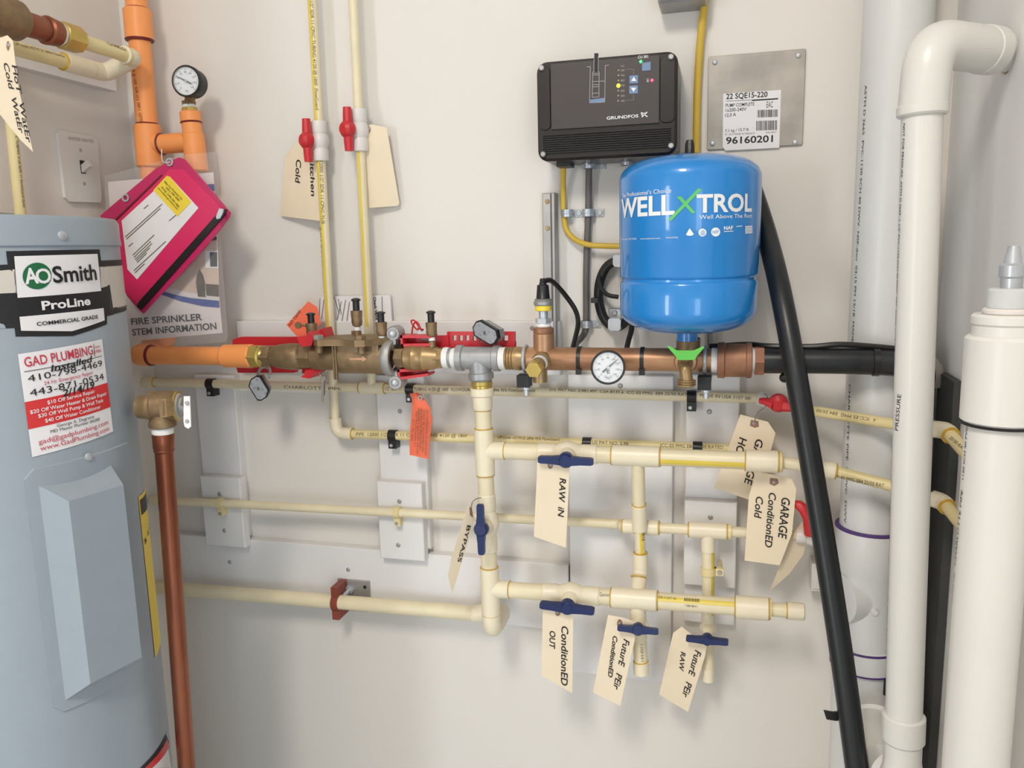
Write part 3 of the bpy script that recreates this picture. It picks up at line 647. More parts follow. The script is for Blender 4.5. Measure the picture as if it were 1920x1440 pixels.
# =================================================================== brass main line
a0, a1 = P(258, 666, MO), P(1432, 676, MO)
MX = (a1 - a0).normalized()
def mx(x): return at_x(a0, a1, x)
def mr(x, px): return px * mpp(mx(x))
def prof(items):
    """items: (px column, px radius) -> lathe mesh along the main line"""
    b = mx(items[0][0]); return MB().lathe(b, MX, [((mx(x) - b).dot(MX), mr(x, r)) for x, r in items], 32)
def hexp(x0, x1, r): return MB().seg(mx(x0), mx(x1), mr(x0, r), n=6)
UPV = V((0, 0, 1)); FR = V((0, -1, 0))
def ring_tape(T, x0, x1, r, parent=None): return T.part('thread_tape', prof([(x0, r - 1), (x0 + (x1 - x0) * .3, r), (x0 + (x1 - x0) * .6, r - .7), (x1, r - .3)]), M_tape, parent)
# orange supply
t = Thing('sprinkler_pipe', 'orange horizontal pipe entering the brass line from behind the heater', 'pipe', 'orange sprinkler pipes')
t.part('pipe', prof([(262, 17), (425, 17.2)]), M_orange)
t.part('adapter', prof([(419, 19), (422, 21.5), (472, 22.5), (474, 21)]), M_orange)
el0 = P(258, 646, .045)
t.part('elbow', MB().tube(bend([mx(283), mx(258), V((mx(258).x, -.05, mx(258).z)), ], .03, 8), mr(270, 20), 24), M_orange)
t.part('cement_ring', MB().lathe(mx(281), MX, [(0, mr(281, 19)), (.002, mr(281, 20.3)), (.005, mr(281, 19.5)), (.006, mr(281, 17))], 24), M_primer)
t.part('brass_insert', hexp(471, 488, 22.5), M_brassy, label='hexagonal yellow brass insert')
q = t.part('brass_nipple', prof([(486, 19), (489, 20.5), (492, 18), (495, 20), (499, 18.5)]), M_brassy)
# left ball valve
t = Thing('ball_valve', 'brass ball valve between the orange adapter and the backflow valve', 'valve', 'brass ball valves on the main line')
t.part('end_hex', hexp(494, 512, 21.5), M_bronze)
t.part('body', prof([(510, 17), (514, 19), (522, 22), (540, 24.5), (545, 25), (562, 25), (566, 23), (568, 20)]), M_bronze)
t.part('end_hex', hexp(565, 580, 22.5), M_bronze)
# right ball valve
t = Thing('ball_valve', 'brass ball valve between the backflow valve and the white tape', 'valve', 'brass ball valves on the main line')
t.part('end_hex', hexp(744, 762, 20), M_bronze)
t.part('body', prof([(758, 17), (761, 21), (764, 24.5), (777, 25.5), (779, 26.3), (782, 25.3), (794, 25), (797, 26), (800, 24.5), (812, 23), (818, 20.5), (824, 19.5)]), M_brass)
t.part('end_hex', hexp(817, 832, 21), M_brass)
ring_tape(t, 832.5, 843, 20.5)
# backflow valve
t = Thing('backflow_valve', 'large bronze backflow valve with bolted lid and test cocks', 'valve')
t.part('union_nut', hexp(578, 592, 23), M_bronze)
body = t.part('body', prof([(588, 22), (591, 25), (634, 25.5), (637, 28), (640, 31), (722, 31), (728, 28), (731, 25)]), M_bronze)
up = MB()
for (x0, x1, w) in ((643, 722, .030),):
    b0, b1 = mx(x0), mx(x1); up.box((b0 + b1) / 2 + UPV * .012, (b1 - b0) / 2, V((0, w * .85, 0)), UPV * .020)
t.part('chamber', up, M_bronze)
lid_c = (mx(609) + mx(738)) / 2
def lidp(x, o, dz): p = mx(x); return V((p.x, -o * S, p.z + dz))
zl = mr(670, 26)
lp = [lidp(608, .128, zl), lidp(612, .157, zl), lidp(622, .163, zl), lidp(642, .157, zl), lidp(675, .158, zl), lidp(692, .168, zl), lidp(708, .164, zl), lidp(722, .145, zl), lidp(742, .125, zl), lidp(742, .105, zl), lidp(722, .09, zl), lidp(700, .075, zl), lidp(650, .075, zl), lidp(612, .09, zl)]
lid = t.part('lid', MB().prism(lp, UPV * .0105), M_bronze)
for x, o in ((617, .150), (697, .154), (650, .083), (706, .083), (735, .115)):
    p = lidp(x, o, zl); t.part('bolt', MB().seg(p + UPV * .010, p + UPV * .017, .0088, n=6), M_bronze if x != 617 else M_galv, lid); t.part('bolt', MB().seg(p - UPV * .012, p, .0065, n=12), M_bronze, lid)
for x in (640, 644.5): t.part('casting_rib', MB().box(mx(x) + FR * mr(x, 31) * .98, MX * .0016, FR * .002, UPV * .034), M_bronze, body)
pl = Cyl(mx(640), MX, mr(680, 31)); arrow = MB()
spoly(arrow, pl, [(656, 671), (679, 671), (679, 667), (688, 673), (679, 679), (680, 675), (656, 675)], .001); t.part('flow_arrow', arrow, M_rpipe, body, flat=True)
def cock(T, x, o, zb, h, parent=None, capcol=None, lever=0):
    p = V((mx(x).x, -o * S, zb)); ax = UPV; s_ = mpp(p)
    q = T.part('test_cock', MB().lathe(p, ax, [(0, 7 * s_), (h * .16, 7 * s_), (h * .17, 5.2 * s_), (h * .28, 5.2 * s_), (h * .30, 8.6 * s_), (h * .42, 10.6 * s_), (h * .46, 10 * s_), (h * .56, 10.6 * s_), (h * .6, 10.8 * s_), (h * .68, 10.8 * s_), (h * .69, 6 * s_)], 20), M_bronze, parent)
    T.part('tape_band', MB().seg(p + ax * h * .18, p + ax * h * .27, 6.3 * s_, n=16), M_tape, q)
    T.part('dust_cap', MB().lathe(p + ax * h * .66, ax, [(0, 6.4 * s_), (h * .26, 6.4 * s_), (h * .27, 8.8 * s_), (h * .31, 8.8 * s_), (h * .34, 4 * s_)], 20), M_black, q)
    if lever:
        c = p + ax * h * .62 + V((-.022, -.004, 0)); T.part('screw_tab', MB().lathe(c, FR, [(0, 6.5 * s_), (.003, 6.5 * s_)], 16), M_bronze, q); T.part('slot_link', MB().seg(c, p + ax * h * .6, .002, n=8), M_bronze, q)
    return q
k_ = mpp(mx(660))
cock(t, 589, .122, mx(589).z + 22 * k_, 62 * k_, body, lever=1)
cock(t, 665, .105, mx(665).z + 35 * k_, 74 * k_, body)
cock(t, 722, .128, mx(722).z + 24 * k_, 62 * k_, body)
# grooved clamp between backflow valve and right ball valve
t = Thing('grooved_coupling', 'grey steel clamp coupling with two bolts on the brass line', 'clamp')
mb = MB(); rc = mr(735, 35); c = mx(737)
pts = []
for k in range(25):
    an = math.radians(-62 + 124 * k / 24); pts.append((an))
prev = None; wv = .0075
for sgn in (1,):
    vs = []; fs = []
    for k in range(33):
        an = 2 * math.pi * k / 32
        d = FR * math.cos(an) + UPV * math.sin(an)
        for rr, ww in ((mr(735, 27), wv), (rc * .98, wv), (rc * 1.05, wv * .45), (rc * 1.05, -wv * .45), (rc * .98, -wv), (mr(735, 27), -wv)): vs.append(c + d * rr + MX * (ww + -.004 * math.cos(an)))
    for k in range(32):
        for i in range(5): fs.append((k * 6 + i, k * 6 + i + 1, k * 6 + 7 + i, k * 6 + 6 + i))
    mb.add(vs, fs)
q = t.part('ring', mb, M_galv)
for s_ in (1, -1):
    p = c + UPV * s_ * (rc * 1.05 + .010) + MX * .006
    t.part('bolt_pad', MB().lathe(p - FR * .012 - UPV * s_ * .002, FR, [(0, .0125), (.020, .0125), (.023, .0105)], 20), M_galv, q)
    t.part('pad_web', MB().box(p - UPV * s_ * .010 - MX * .003, MX * .007, FR * .010, UPV * .010), M_galv, q)
    t.part('bolt', MB().lathe(p + FR * .010 - UPV * s_ * .002, FR, [(0, .0065), (.005, .0065), (.008, .004), (.009, .001)], 18), M_zinc, q)
# test cock on the right valve
t = Thing('test_cock', 'brass test cock with black cap on top of the right ball valve', 'valve')
cock(t, 812, .122, mx(812).z + 20 * k_, 66 * k_)
# steel tee
t = Thing('pipe_tee', 'grey cast steel tee above the cream manifold', 'pipe fitting')
q = t.part('body', prof([(857, 20), (858, 24.5), (869, 24.5), (871, 21.5), (925, 21.5), (927, 24.5), (937, 24.5), (938, 20)]), M_steel)
tb = mx(898.5); 
t.part('branch', MB().lathe(tb, P(903.5, 722, MO) - tb, [(0, mr(898, 21)), (21 * k_, mr(898, 21)), (25 * k_, mr(898, 21)), (27 * k_, mr(898, 24)), (37 * k_, mr(898, 24)), (41 * k_, mr(898, 20))], 28), M_steel, q)
t.part('spigot', MB().seg(tb, mv(718), rM * 1.05), M_tape, q)
ring_tape(t, 848, 858, 19); ring_tape(t, 936, 949, 21.5)
t.part('nipple', prof([(842, 17.5), (858, 17.5)]), M_steel)
# red-brass pipe
t = Thing('brass_pipe', 'long red-brass pipe carrying the round gauge and the blue tank', 'pipe')
rb = [(947, 20)]
for x in range(950, 966, 5): rb += [(x, 21.5), (x + 2, 21.5), (x + 3, 20)]
t.part('threaded_nipple', prof(rb + [(967, 22), (975, 22.5), (986, 20)]), M_brass)
pm = t.part('pipe', prof([(980, 20), (985, 21.5), (1335, 22)]), M_rpipe)
zz = mx(1020)
t.part('sensor_boss', MB().lathe(zz, UPV, [(0, mr(1020, 20)), (30 * k_, mr(1020, 19.5)), (44 * k_, mr(1020, 19.5)), (46 * k_, mr(1020, 17))], 28), M_rpipe, pm)
zt = mx(1290)
t.part('tank_boss', MB().lathe(zt, UPV, [(0, mr(1290, 20)), (24 * k_, mr(1290, 22)), (37 * k_, mr(1290, 22)), (38 * k_, mr(1290, 19))], 28), M_bronze, pm)
cp = t.part('coupling', prof([(1345, 29), (1346, 33.5), (1358, 34), (1360, 31.5), (1398, 31.5), (1400, 33.5), (1409, 33), (1410, 28)]), M_bronze2, label='rough brown bronze coupling')
ring_tape(t, 1334, 1346, 24, pm); ring_tape(t, 1408, 1415.5, 22.5)
t.part('end_hex', hexp(1415, 1432, 29), M_bronze2)
# strut clamps (U bolts with black rubber ends)
def ubolt(label, x, px0, px1, py0, py1):
    t = Thing('pipe_hanger', label, 'clamp', 'u-shaped pipe hangers with black ends'); c = mx(x); r = mr(x, 24)
    pts = [c + (FR * math.cos(a) + UPV * math.sin(a)) * r for a in [math.radians(-80 + 260 * k / 20) for k in range(21)]]
    t.part('loop', MB().tube(pts, .0028, 10), M_zinc)
    p0, p1 = P(px0, py0, .135), P(px1, py1, .135)
    t.part('arm', MB().aab(c.x - .010, c.x + .010, -.118 * S, -.004, c.z - r - .014, c.z - r - .006), M_galv)
    t.part('rubber_end', MB().aab(p0.x, p1.x, -.140 * S, -.118 * S, p1.z, p0.z), M_blackr)
    b = V(((p0.x + p1.x) / 2 + .003, -.130 * S, p1.z)); t.part('bolt', MB().lathe(b, -UPV, [(-.001, .0075), (.004, .0075), (.005, .0042), (.014, .0042)], 12), M_zinc)
    return t
ubolt('u-shaped pipe hanger with black end under the pressure sensor', 986, 970, 993, 703, 726)
ubolt('u-shaped pipe hanger with black end beside the green tap', 1322, 1308, 1333, 706, 731)
# cable ties
def tie(label, x):
    t = Thing('cable_tie', label, 'cable tie', 'black cable ties on the brass pipe'); c = mx(x); r = mr(x, 22.2)
    t.part('band', MB().lathe(c - MX * .0028, MX, [(0, r), (0, r + .0014), (.0056, r + .0014), (.0056, r)], 28, cap=False), M_black)
    t.part('head', MB().box(c + FR * r * .55 - UPV * r * .98, MX * .0042, FR * .004, UPV * .0045), M_black)
tie('black cable tie left of the round pressure gauge', 1087); tie('black cable tie right of the round pressure gauge', 1205)
# gauges
def gauge(label, c, n, r, needle_deg, depth, stem=None, stem_m=None):
    t = Thing('pressure_gauge', label, 'gauge', 'round pressure gauges'); n = n.normalized(); e1, e2 = frame(n, UPV); e2 = -e2   # e2: right as seen
    q = t.part('case', MB().lathe(c - n * depth, n, [(0, r * .80), (.002, r * .92), (depth * .6, r * .92), (depth * .7, r), (depth, r), (depth + .0015, r * .97), (depth + .0015, r * .88), (depth - .002, r * .86), (depth - .002, .0001)], 40, cap=True), M_black)
    t.part('dial', MB().lathe(c - n * .002, n, [(0, r * .87), (.0008, r * .87)], 40), M_dial, q)
    def dp(a, rr, e=.0000): return c + n * e + (e2 * math.cos(a) + e1 * math.sin(a)) * rr
    tk = MB()
    for k in range(41):
        a = math.radians(225 - 270 * k / 40); big = k % 5 == 0; w = (.012 if big else .006) * r; d = (dp(a + math.pi / 2, 1) - c); i, o = r * (.68 if big else .74), r * .80
        tk.add([dp(a, i, .0003) - d * w, dp(a, i, .0003) + d * w, dp(a, o, .0003) + d * w, dp(a, o, .0003) - d * w], [(0, 1, 2, 3)])
    t.part('scale', tk, M_ink, q, flat=True)
    sf = Plane(c, n); tx = MB()
    def put(s, x, y, h, bold=0):
        vs, fs = text_mesh(s, bold, 0, 1); w0 = min(v.x for v in vs); w1 = max(v.x for v in vs); k = h * r / CAP
        tx.add([c + n * .0004 + e2 * (x * r + (v.x - (w0 + w1) / 2) * k) + e1 * (y * r + v.y * k) for v in vs], fs)
    for k, s in enumerate(('0', '20', '40', '60', '80', '100', '120', '140', '160')):
        a = math.radians(225 - 270 * k / 8); put(s, .56 * math.cos(a), .56 * math.sin(a) - .05, .11)
    put('PSI', 0, -.68, .13)
    t.part('numerals', tx, M_ink, q, flat=True)
    if stem is None: 
        for s_ in (-1, 1): t.part('dial_screw', MB().lathe(c + e2 * r * .17 * s_ - e1 * r * .52, n, [(-.001, r * .075), (.001, r * .06)], 12), M_zinc, q)
        lg = MB(); 
        for (x0, x1, y0, y1) in ((-.07, .10, -.2, -.15), (-.07, -.01, -.36, -.15), (.03, .09, -.36, -.27)): lg.add([c + n * .0005 + e2 * r * x + e1 * r * y for x, y in ((x0, y0), (x1, y0), (x1, y1), (x0, y1))], [(0, 1, 2, 3)])
        t.part('dial_logo', lg, M_ink, q, flat=True)
    a = math.radians(needle_deg); nd = MB(); pd = dp(a + math.pi / 2, 1) - c
    nd.add([dp(a, -r * .42, .001) - pd * r * .05, dp(a, -r * .42, .001) + pd * r * .05, dp(a, r * .1, .001) + pd * r * .045, dp(a, r * .78, .001) + pd * r * .012, dp(a, r * .78, .001) - pd * r * .012, dp(a, r * .1, .001) - pd * r * .045], [(0, 1, 2, 3, 4, 5)])
    t.part('needle', nd, M_ink, q, flat=True); t.part('hub', MB().lathe(c, n, [(0, r * .10), (.0016, r * .09)], 16), M_zinc, q)
    t.part('lens', MB().lathe(c + n * .0024, n, [(0, r * .87), (.0004, r * .87)], 36), M_glass, q)
    return t
gc = P(1140, 689, .172); gr = 32.5 * mpp(gc)
t = gauge('round black-rimmed gauge with white dial on the red-brass pipe', gc, CAM - gc + V((.0, 0, -.05)), gr, 40, .018)
t.part('back_stem', MB().seg(gc + V((0, .012, .004)), mx(1143), .008, n=16), M_brass)
# pressure sensor
t = Thing('pressure_sensor', 'pressure sensor with black top and yellow band on the brass pipe', 'sensor')
sb = zz + UPV * 45 * k_
def sl(z0, items, m, n=24): return MB().lathe(sb + UPV * z0 * k_, UPV, [(z * k_, r * k_) for z, r in items], n)
t.part('bushing', sl(-1, [(0, 16), (2, 18), (10, 18), (12, 14)], 0), M_bronze2)
t.part('thread_tape', sl(10, [(0, 12), (3, 13.5), (8, 11)], 0), M_tape)
t.part('hex_nut', sl(18, [(0, 14.5), (8, 14.5)], 0, 6), M_zinc)
t.part('neck', sl(26, [(0, 8), (14, 8)], 0), M_zinc)
lab = t.part('yellow_band', sl(39, [(0, 13), (1, 14.5), (9, 14.5)], 0), M_yel, label='yellow printed band')
t.part('collar', sl(48, [(0, 15), (2, 16.5), (7, 16.5), (9, 14.5), (11, 15.5), (12, 13)], 0), M_galv)
t.part('plug', sl(59, [(0, 13.5), (2, 12), (24, 10), (25, 9)], 0), M_black)
t.part('strain_relief', sl(83, [(0, 6.5), (5, 6), (6, 5), (9, 5.5), (12, 4)], 0), M_black)
tp = sb + UPV * 93 * k_
t.part('cable', MB().tube(spline([tp - UPV * .004, P(1017, 533, .115), P(1024, 526, .105), P(1036, 528, .09), P(1057, 550, .06), P(1078, 580, .05), P(1084, 605, .05), P(1079, 632, .07), P(1072, 660, .09)], 8), 4.6 * k_, 10), M_black)
# drain plug with hexagon head, pointing at the viewer
t = Thing('drain_plug', 'brass drain fitting with hexagon cap pointing out of the pipe', 'plug')
hc = P(1000, 694, .185); root = mx(1020)
dr = (hc - root).normalized(); Lr = (hc - root).length
t.part('neck', MB().lathe(root, dr, [(0, mr(1020, 19)), (Lr * .30, mr(1020, 18)), (Lr * .36, mr(1020, 14)), (Lr * .45, mr(1020, 14))], 24), M_brass)
t.part('thread_tape', MB().seg(root + dr * Lr * .40, root + dr * Lr * .52, mr(1020, 15)), M_tape)
th = [(Lr * .5, 12)]
for k in range(4): th += [(Lr * (.52 + k * .055), 14), (Lr * (.545 + k * .055), 12.5)]
t.part('thread', MB().lathe(root, dr, [(x, mr(1020, r)) for x, r in th], 24), M_brass)
t.part('hex_cap', MB().seg(root + dr * Lr * .74, hc, 15.5 * mpp(hc), n=6), M_brassy, label='hexagonal yellow brass cap')
b0 = root + dr * Lr * .45; t.part('outlet', MB().seg(b0 + V((0, 0, .004)), P(1013, 716, .148), .0115, n=20), M_brass)
# hose tap with green wing handle
t = Thing('hose_tap', 'brass hose tap with green wing handle under the blue tank', 'tap')
hb = mx(1287) + FR * .0
t.part('boss', MB().lathe(hb, FR, [(0, mr(1287, 21)), (.020, mr(1287, 21)), (.026, mr(1287, 19)), (.027, mr(1287, 14))], 26), M_rpipe)
q = t.part('neck', MB().lathe(hb, FR, [(0, .011), (.040, .011), (.044, .0085)], 20), M_brass)
o1_, o2_ = V((hb.x, hb.y - .038, hb.z - .004)), P(1287, 728, .165)
t.part('spout', MB().tube(bend([hb + FR * .03, V((hb.x, o2_.y, hb.z - .003)), o2_ + UPV * .012], .016), .0092, 18), M_brass)
th = [(0, .0095)]
for k in range(3): th += [(.001 + k * .0032, .0135), (.0022 + k * .0032, .0135), (.003 + k * .0032, .0118)]
t.part('threaded_outlet', MB().lathe(o2_ + UPV * .013, -UPV, th + [(.011, .0100)], 24), M_brass)
gp = Plane(P(1287, 665, .186), V((0, -1, .15)))
gm = MB(); spoly(gm, gp, [(1251, 650), (1254, 648), (1270, 657), (1301, 657), (1318, 649), (1321, 651), (1306, 668), (1303, 675), (1271, 675), (1267, 668)], 0, .011)
h = t.part('wing_handle', gm, M_green); t.part('handle_stem', MB().seg(P(1287, 667, .180), hb + FR * .035 + UPV * .004, .0075, n=14), M_brass)
# black poly pipe to the right
b0, b1, b2 = mx(1430.5), P(1600, 677, MO), P(1756, 688, .11)
t = Thing('poly_pipe', 'black plastic pipe running right from the brass coupling to the corner', 'pipe')
t.part('pipe', MB().tube(spline([b0, P(1520, 676, MO + .001), b1, P(1690, 681, .115), on(P(1690, 681, .115), b2, .35)], 8), mr(1500, 24.5), 24), M_hose)
t.part('cable', MB().tube(spline([P(1330, 650, .10), P(1400, 646, .10), P(1440, 649, .118), P(1520, 650, .125), P(1575, 646, .125), P(1640, 650, .12), P(1690, 655, .115)], 6), .0042, 8), M_black, label='thin black cable tied along the top')
for x, lab in ((1642, 0), (1476, 1)):
    c = P(x, 678.5, MO); t.part('cable_tie', MB().lathe(c - MX * .004, MX, [(0, .0190), (0, .0205), (.008, .0205), (.008, .0190)], 24, cap=False), M_black)
t.part('wrap_lump', MB().ball(P(1471, 708, .118), .0075), M_blackr)
# =================================================================== lock-outs and padlocks
def slab(T, name, pxs, off, depth, m, parent=None):
    pl = Plane(P(pxs[0][0], pxs[0][1], off), FR); return T.part(name, spoly(MB(), pl, pxs, 0, depth), m, parent)
t = Thing('valve_lockout', 'red lever lock-out behind the left ball valve', 'lockout', 'red valve lock-outs')
slab(t, 'upper_bar', [(436, 637), (450, 632), (578, 632), (582, 640), (582, 648), (436, 648)], .085, .012, M_red)
slab(t, 'lower_bar', [(442, 685), (556, 685), (552, 699), (446, 699)], .085, .012, M_red)
slab(t, 'jaw', [(556, 632), (575, 630), (578, 622), (588, 634), (584, 648), (566, 650), (560, 642)], .150, .035, M_red)
slab(t, 'jaw', [(596, 620), (606, 615), (614, 640), (600, 646)], .115, .03, M_red)
slab(t, 'lower_jaw', [(563, 707), (570, 703), (573, 694), (596, 688), (612, 690), (602, 696), (585, 704), (580, 710)], .125, .04, M_red)
slab(t, 'hinge_strip', [(566, 640), (580, 640), (580, 700), (566, 700)], .086, .01, M_red)
t = Thing('valve_lockout', 'red lock-out around the right ball valve with a row of holes', 'lockout', 'red valve lock-outs')
def ch(T, quad, off, d):   # open channel seen from its end
    (x0, y0), (x1, y1), (x2, y2), (x3, y3) = quad
    q = slab(T, 'jaw', [(x0, y0), (x1, y1), (x1, y1 + 5), (x0, y0 + 5)], off, d, M_red); slab(T, 'jaw_floor', [(x3, y3 - 5), (x2, y2 - 5), (x2, y2), (x3, y3)], off, d, M_red, q); slab(T, 'jaw_side', [(x0, y0), (x0 + 4, y0), (x3 + 4, y3), (x3, y3)], off, d, M_red, q); slab(T, 'jaw_back', [(x0, y0), (x1, y1), (x2, y2), (x3, y3)], off - d / S + .003, .003, M_red, q)
ch(t, [(750, 629), (808, 629), (806, 649), (752, 650)], .128, .03)
ch(t, [(745, 693), (800, 690), (803, 705), (746, 713)], .128, .03)
slab(t, 'hinge_strip', [(752, 640), (764, 640), (764, 700), (752, 700)], .100, .01, M_red)
slab(t, 'arm', [(800, 630), (840, 629), (842, 652), (800, 652)], .098, .008, M_red)
pl = Plane(P(900, 635, .094), FR); mb = MB(); L0, L1 = (838, 622), (966, 654)
xs = [838, 844] + [c + d for c in (852, 864, 876, 890, 903) for d in (-3.6, 3.6)] + [944.5, 952.5, 960, 965]
ys = [622, 629, 639, 654]
for i in range(len(xs) - 1):
    for j in range(3):
        hole = j == 1 and (i >= 2 and i % 2 == 0 and i <= 12)
        if hole: continue
        mb.prism([pl.pos(*pl.hit(x, y)) for x, y in ((xs[i], ys[j]), (xs[i + 1], ys[j]), (xs[i + 1], ys[j + 1]), (xs[i], ys[j + 1]))], V((0, .007, 0)))
pp = t.part('perforated_plate', mb, M_red)
t.part('plate_lip', spoly(MB(), Plane(P(900, 650, .091), FR), [(842, 640), (967, 640), (967, 656), (842, 656)], 0, .004), M_red, pp)
def padlock(label, cx, cy, w, h, deg, off, side, sh):
    t = Thing('padlock', label, 'padlock', 'laminated padlocks')
    base = [(-.5, -.30), (-.40, -.5), (.30, -.5), (.5, -.12), (.5, .30), (.40, .5), (-.30, .5), (-.5, .12)]
    pts = rot_px([(cx + x * w, cy + y * h) for x, y in base], cx, cy, deg); pl = Plane(P(cx, cy, off), V((side * .25, -1, -.08)))
    inner = rot_px([(cx + x * w * .9, cy + y * h * .84) for x, y in base], cx, cy, deg)
    q = t.part('body', spoly(MB(), pl, inner, -.004, .017), M_steel); t.part('bumper', spoly(MB(), pl, pts, 0, .006), M_black, q); t.part('face_plate', spoly(MB(), pl, inner, .001, .001), M_zinc, q)
    for (x, y) in rot_px([(cx + a * w, cy + b * h) for a, b in ((-.33, -.22), (.33, -.22), (-.33, .22), (.33, .22), (.12, -.2), (-.12, .2))], cx, cy, deg):
        u, v = pl.hit(x, y); t.part('rivet', MB().lathe(pl.pos(u, v, .001), pl.n, [(0, .0022), (.0014, .0014)], 10), M_galv, q)
    u, v = pl.hit(cx, cy); t.part('keyway', MB().lathe(pl.pos(u, v, .001), pl.n, [(0, .0042), (.001, .004)], 14), M_galv, q); t.part('key_slot', MB().box(pl.pos(u, v, .0022), pl.u * .0007, pl.v * .0024, pl.n * .0002), M_ink, q)
    t.part('shackle', MB().tube(spline([P(*s) for s in sh], 6), .0028, 10), M_zinc)
padlock('steel padlock tilted on the red perforated plate', 910, 624, 52, 31, 31, .118, -1.7, [(897, 622, .100), (895, 634, .090), (905, 640, .078), (918, 634, .090), (922, 630, .100)])
padlock('steel padlock hanging under the left red lock-out bars', 485, 728, 45, 29, 58, .120, .8, [(482, 706, .11), (488, 692, .10), (497, 688, .09), (506, 694, .10), (504, 708, .11)])
t = Thing('key_bunch', 'bunch of small steel keys hanging below the left lock-out', 'keys')
t.part('ring', MB().tube([P(604 + 5 * math.cos(a), 700 + 5 * math.sin(a), .118) for a in [math.radians(30 * k) for k in range(13)]], .0008, 6), M_wire)
kp = Plane(P(605, 715, .117), V((.3, -1, 0)))
k1 = t.part('key', spoly(MB(), kp, [(600, 703), (609, 702), (611, 712), (607, 716), (607, 752), (604, 756), (602, 750), (603, 716), (600, 712)], 0, .0016), M_wire); t.part('key', spoly(MB(), Plane(P(605, 715, .112), V((-.4, -1, 0))), [(604, 703), (612, 704), (613, 712), (610, 715), (609, 740), (606, 743), (606, 715)], 0, .0016), M_galv)
t = Thing('twist_wire', 'twisted red wire loops above the right lock-out', 'wire')
t.part('loop', MB().tube(spline([P(772, 630, .10), P(774, 612, .105), P(780, 603, .11), P(786, 610, .11), P(783, 618, .105), P(776, 612, .10), P(771, 603, .10), P(777, 601, .105), P(788, 616, .11), P(796, 618, .10)], 6), .0014, 8), M_red)
t = Thing('metal_tag', 'small bent metal tag beside the test cock on the right valve', 'tag')
t.part('plate', spoly(MB(), Plane(P(798, 625, .105), V((.3, -1, .3))), [(788, 612), (803, 612), (804, 640), (790, 636), (782, 628)], 0, .001), M_galv)
# papers tucked behind the valve
pl = Plane(P(560, 600, .058), V((.1, -1, .1)))
tag('orange square card tag tucked behind the left test cock', [(537, 609), (578, 565), (595, 576), (601, 606), (576, 632), (556, 630)], pl, None, [('NO TAMP', (544, 613), (566, 584), 6, 0)], m=M_otag, group=None, inkm=M_primer)
t = Thing('leaflet', 'white folded leaflet with check valve print behind the risers', 'leaflet')
pl = Plane(P(680, 590, .012), V((0, -1, .06)))
q = t.part('sheet', spoly(MB(), pl, [(595, 606), (602, 556), (731, 553), (734, 605), (650, 607)], 0, .006), M_paper)
tx = MB(); stext(tx, pl, 'Check Valve', (700, 557), (705, 600), 5.5, .001, .02); t.part('printed_lettering', tx, M_ink, q, flat=True)
for grp in (((640, 565, 632, 600), (648, 562, 641, 602), (634, 560, 640, 590), (626, 556, 636, 588), (655, 566, 650, 603)), ((716, 556, 717, 600),), ((600, 560, 598, 600), (607, 562, 603, 598))):
    tx = MB(); [spoly(tx, pl, [(x0, y0), (x0 + 1.1, y0), (x1 + 1.1, y1), (x1, y1)], .001) for (x0, y0, x1, y1) in grp]; t.part('line_drawing', tx, M_print, q, flat=True)
# =================================================================== blue tank
TC = P(1291, 450, .128); TX, TY = TC.x, TC.y
kt = mpp(TC); TR = 131 * kt * .985
def tz(y): return P(1291, y, .128).z
t = Thing('pressure_tank', 'blue steel pressure tank with white and green lettering on the brass pipe', 'tank')
ztop, zs, zb, zn = tz(292), tz(336), tz(580), tz(622)
pr = []
base = V((TX, TY, zn - 15 * kt))
def tp_(z, r): pr.append((z - base.z, r))
tp_(zn - 14 * kt, 18.5 * kt); tp_(zn + 1 * kt, 19 * kt)
for k in range(1, 11):
    a = k / 10 * math.pi / 2; tp_(zn + (zb - zn) * (1 - math.cos(a)) ** .95, 19 * kt + (TR * .985 - 19 * kt) * math.sin(a) ** .72)
zg, zst = tz(522), tz(462)
tp_(zg - 8 * kt, TR * .985); tp_(zg - 5 * kt, TR * .975); tp_(zg - 2 * kt, TR * .955); tp_(zg + 2 * kt, TR * .955); tp_(zg + 5 * kt, TR * .978); tp_(zg + 8 * kt, TR * .988)
tp_(zst - 3 * kt, TR * .988); tp_(zst, TR * 1.0); tp_(zs, TR * 1.0)
for k in range(1, 11):
    a = k / 10 * math.pi / 2; tp_(zs + (ztop - zs) * math.sin(a), TR * math.cos(a) ** .62 if k < 10 else .02)
shell = t.part('shell', MB().lathe(base, UPV, pr, 72, hint=V((0, -1, 0))), M_blue)
t.part('neck_flange', MB().lathe(V((TX, TY, zn - 18 * kt)), UPV, [(0, 17 * kt), (1 * kt, 20 * kt), (16 * kt, 19.5 * kt)], 24), M_blue, shell)
t.part('neck_thread', MB().seg(V((TX, TY, zt.z + 34 * k_)), V((TX, TY, zn - 14 * kt)), 15 * kt), M_brass)
zc = ztop
t.part('cap_disc', MB().lathe(V((TX, TY, zc - 1 * kt)), UPV, [(0, 21 * kt), (4 * kt, 21 * kt), (5 * kt, 18 * kt)], 28), M_black)
t.part('valve_cap', MB().lathe(V((TX, TY, zc + 3 * kt)), UPV, [(0, 10 * kt), (2 * kt, 9 * kt), (16 * kt, 8.6 * kt), (24 * kt, 6.6 * kt), (25 * kt, 5 * kt)], 10), M_black)
sf = Cyl(V((TX, TY, 0)), UPV, TR + .0004)
def tk_text(s, A, B, h, m=None, bold=0., nm='lettering', e=.0005): t.part(nm, stext(MB(), sf, s, A, B, h, e, bold), m or M_wprint, shell, flat=True)
tk_text('WELL', (1166, 408), (1265, 401), 33, bold=.028); tk_text('TROL', (1306, 398), (1409, 396), 32, bold=.028)
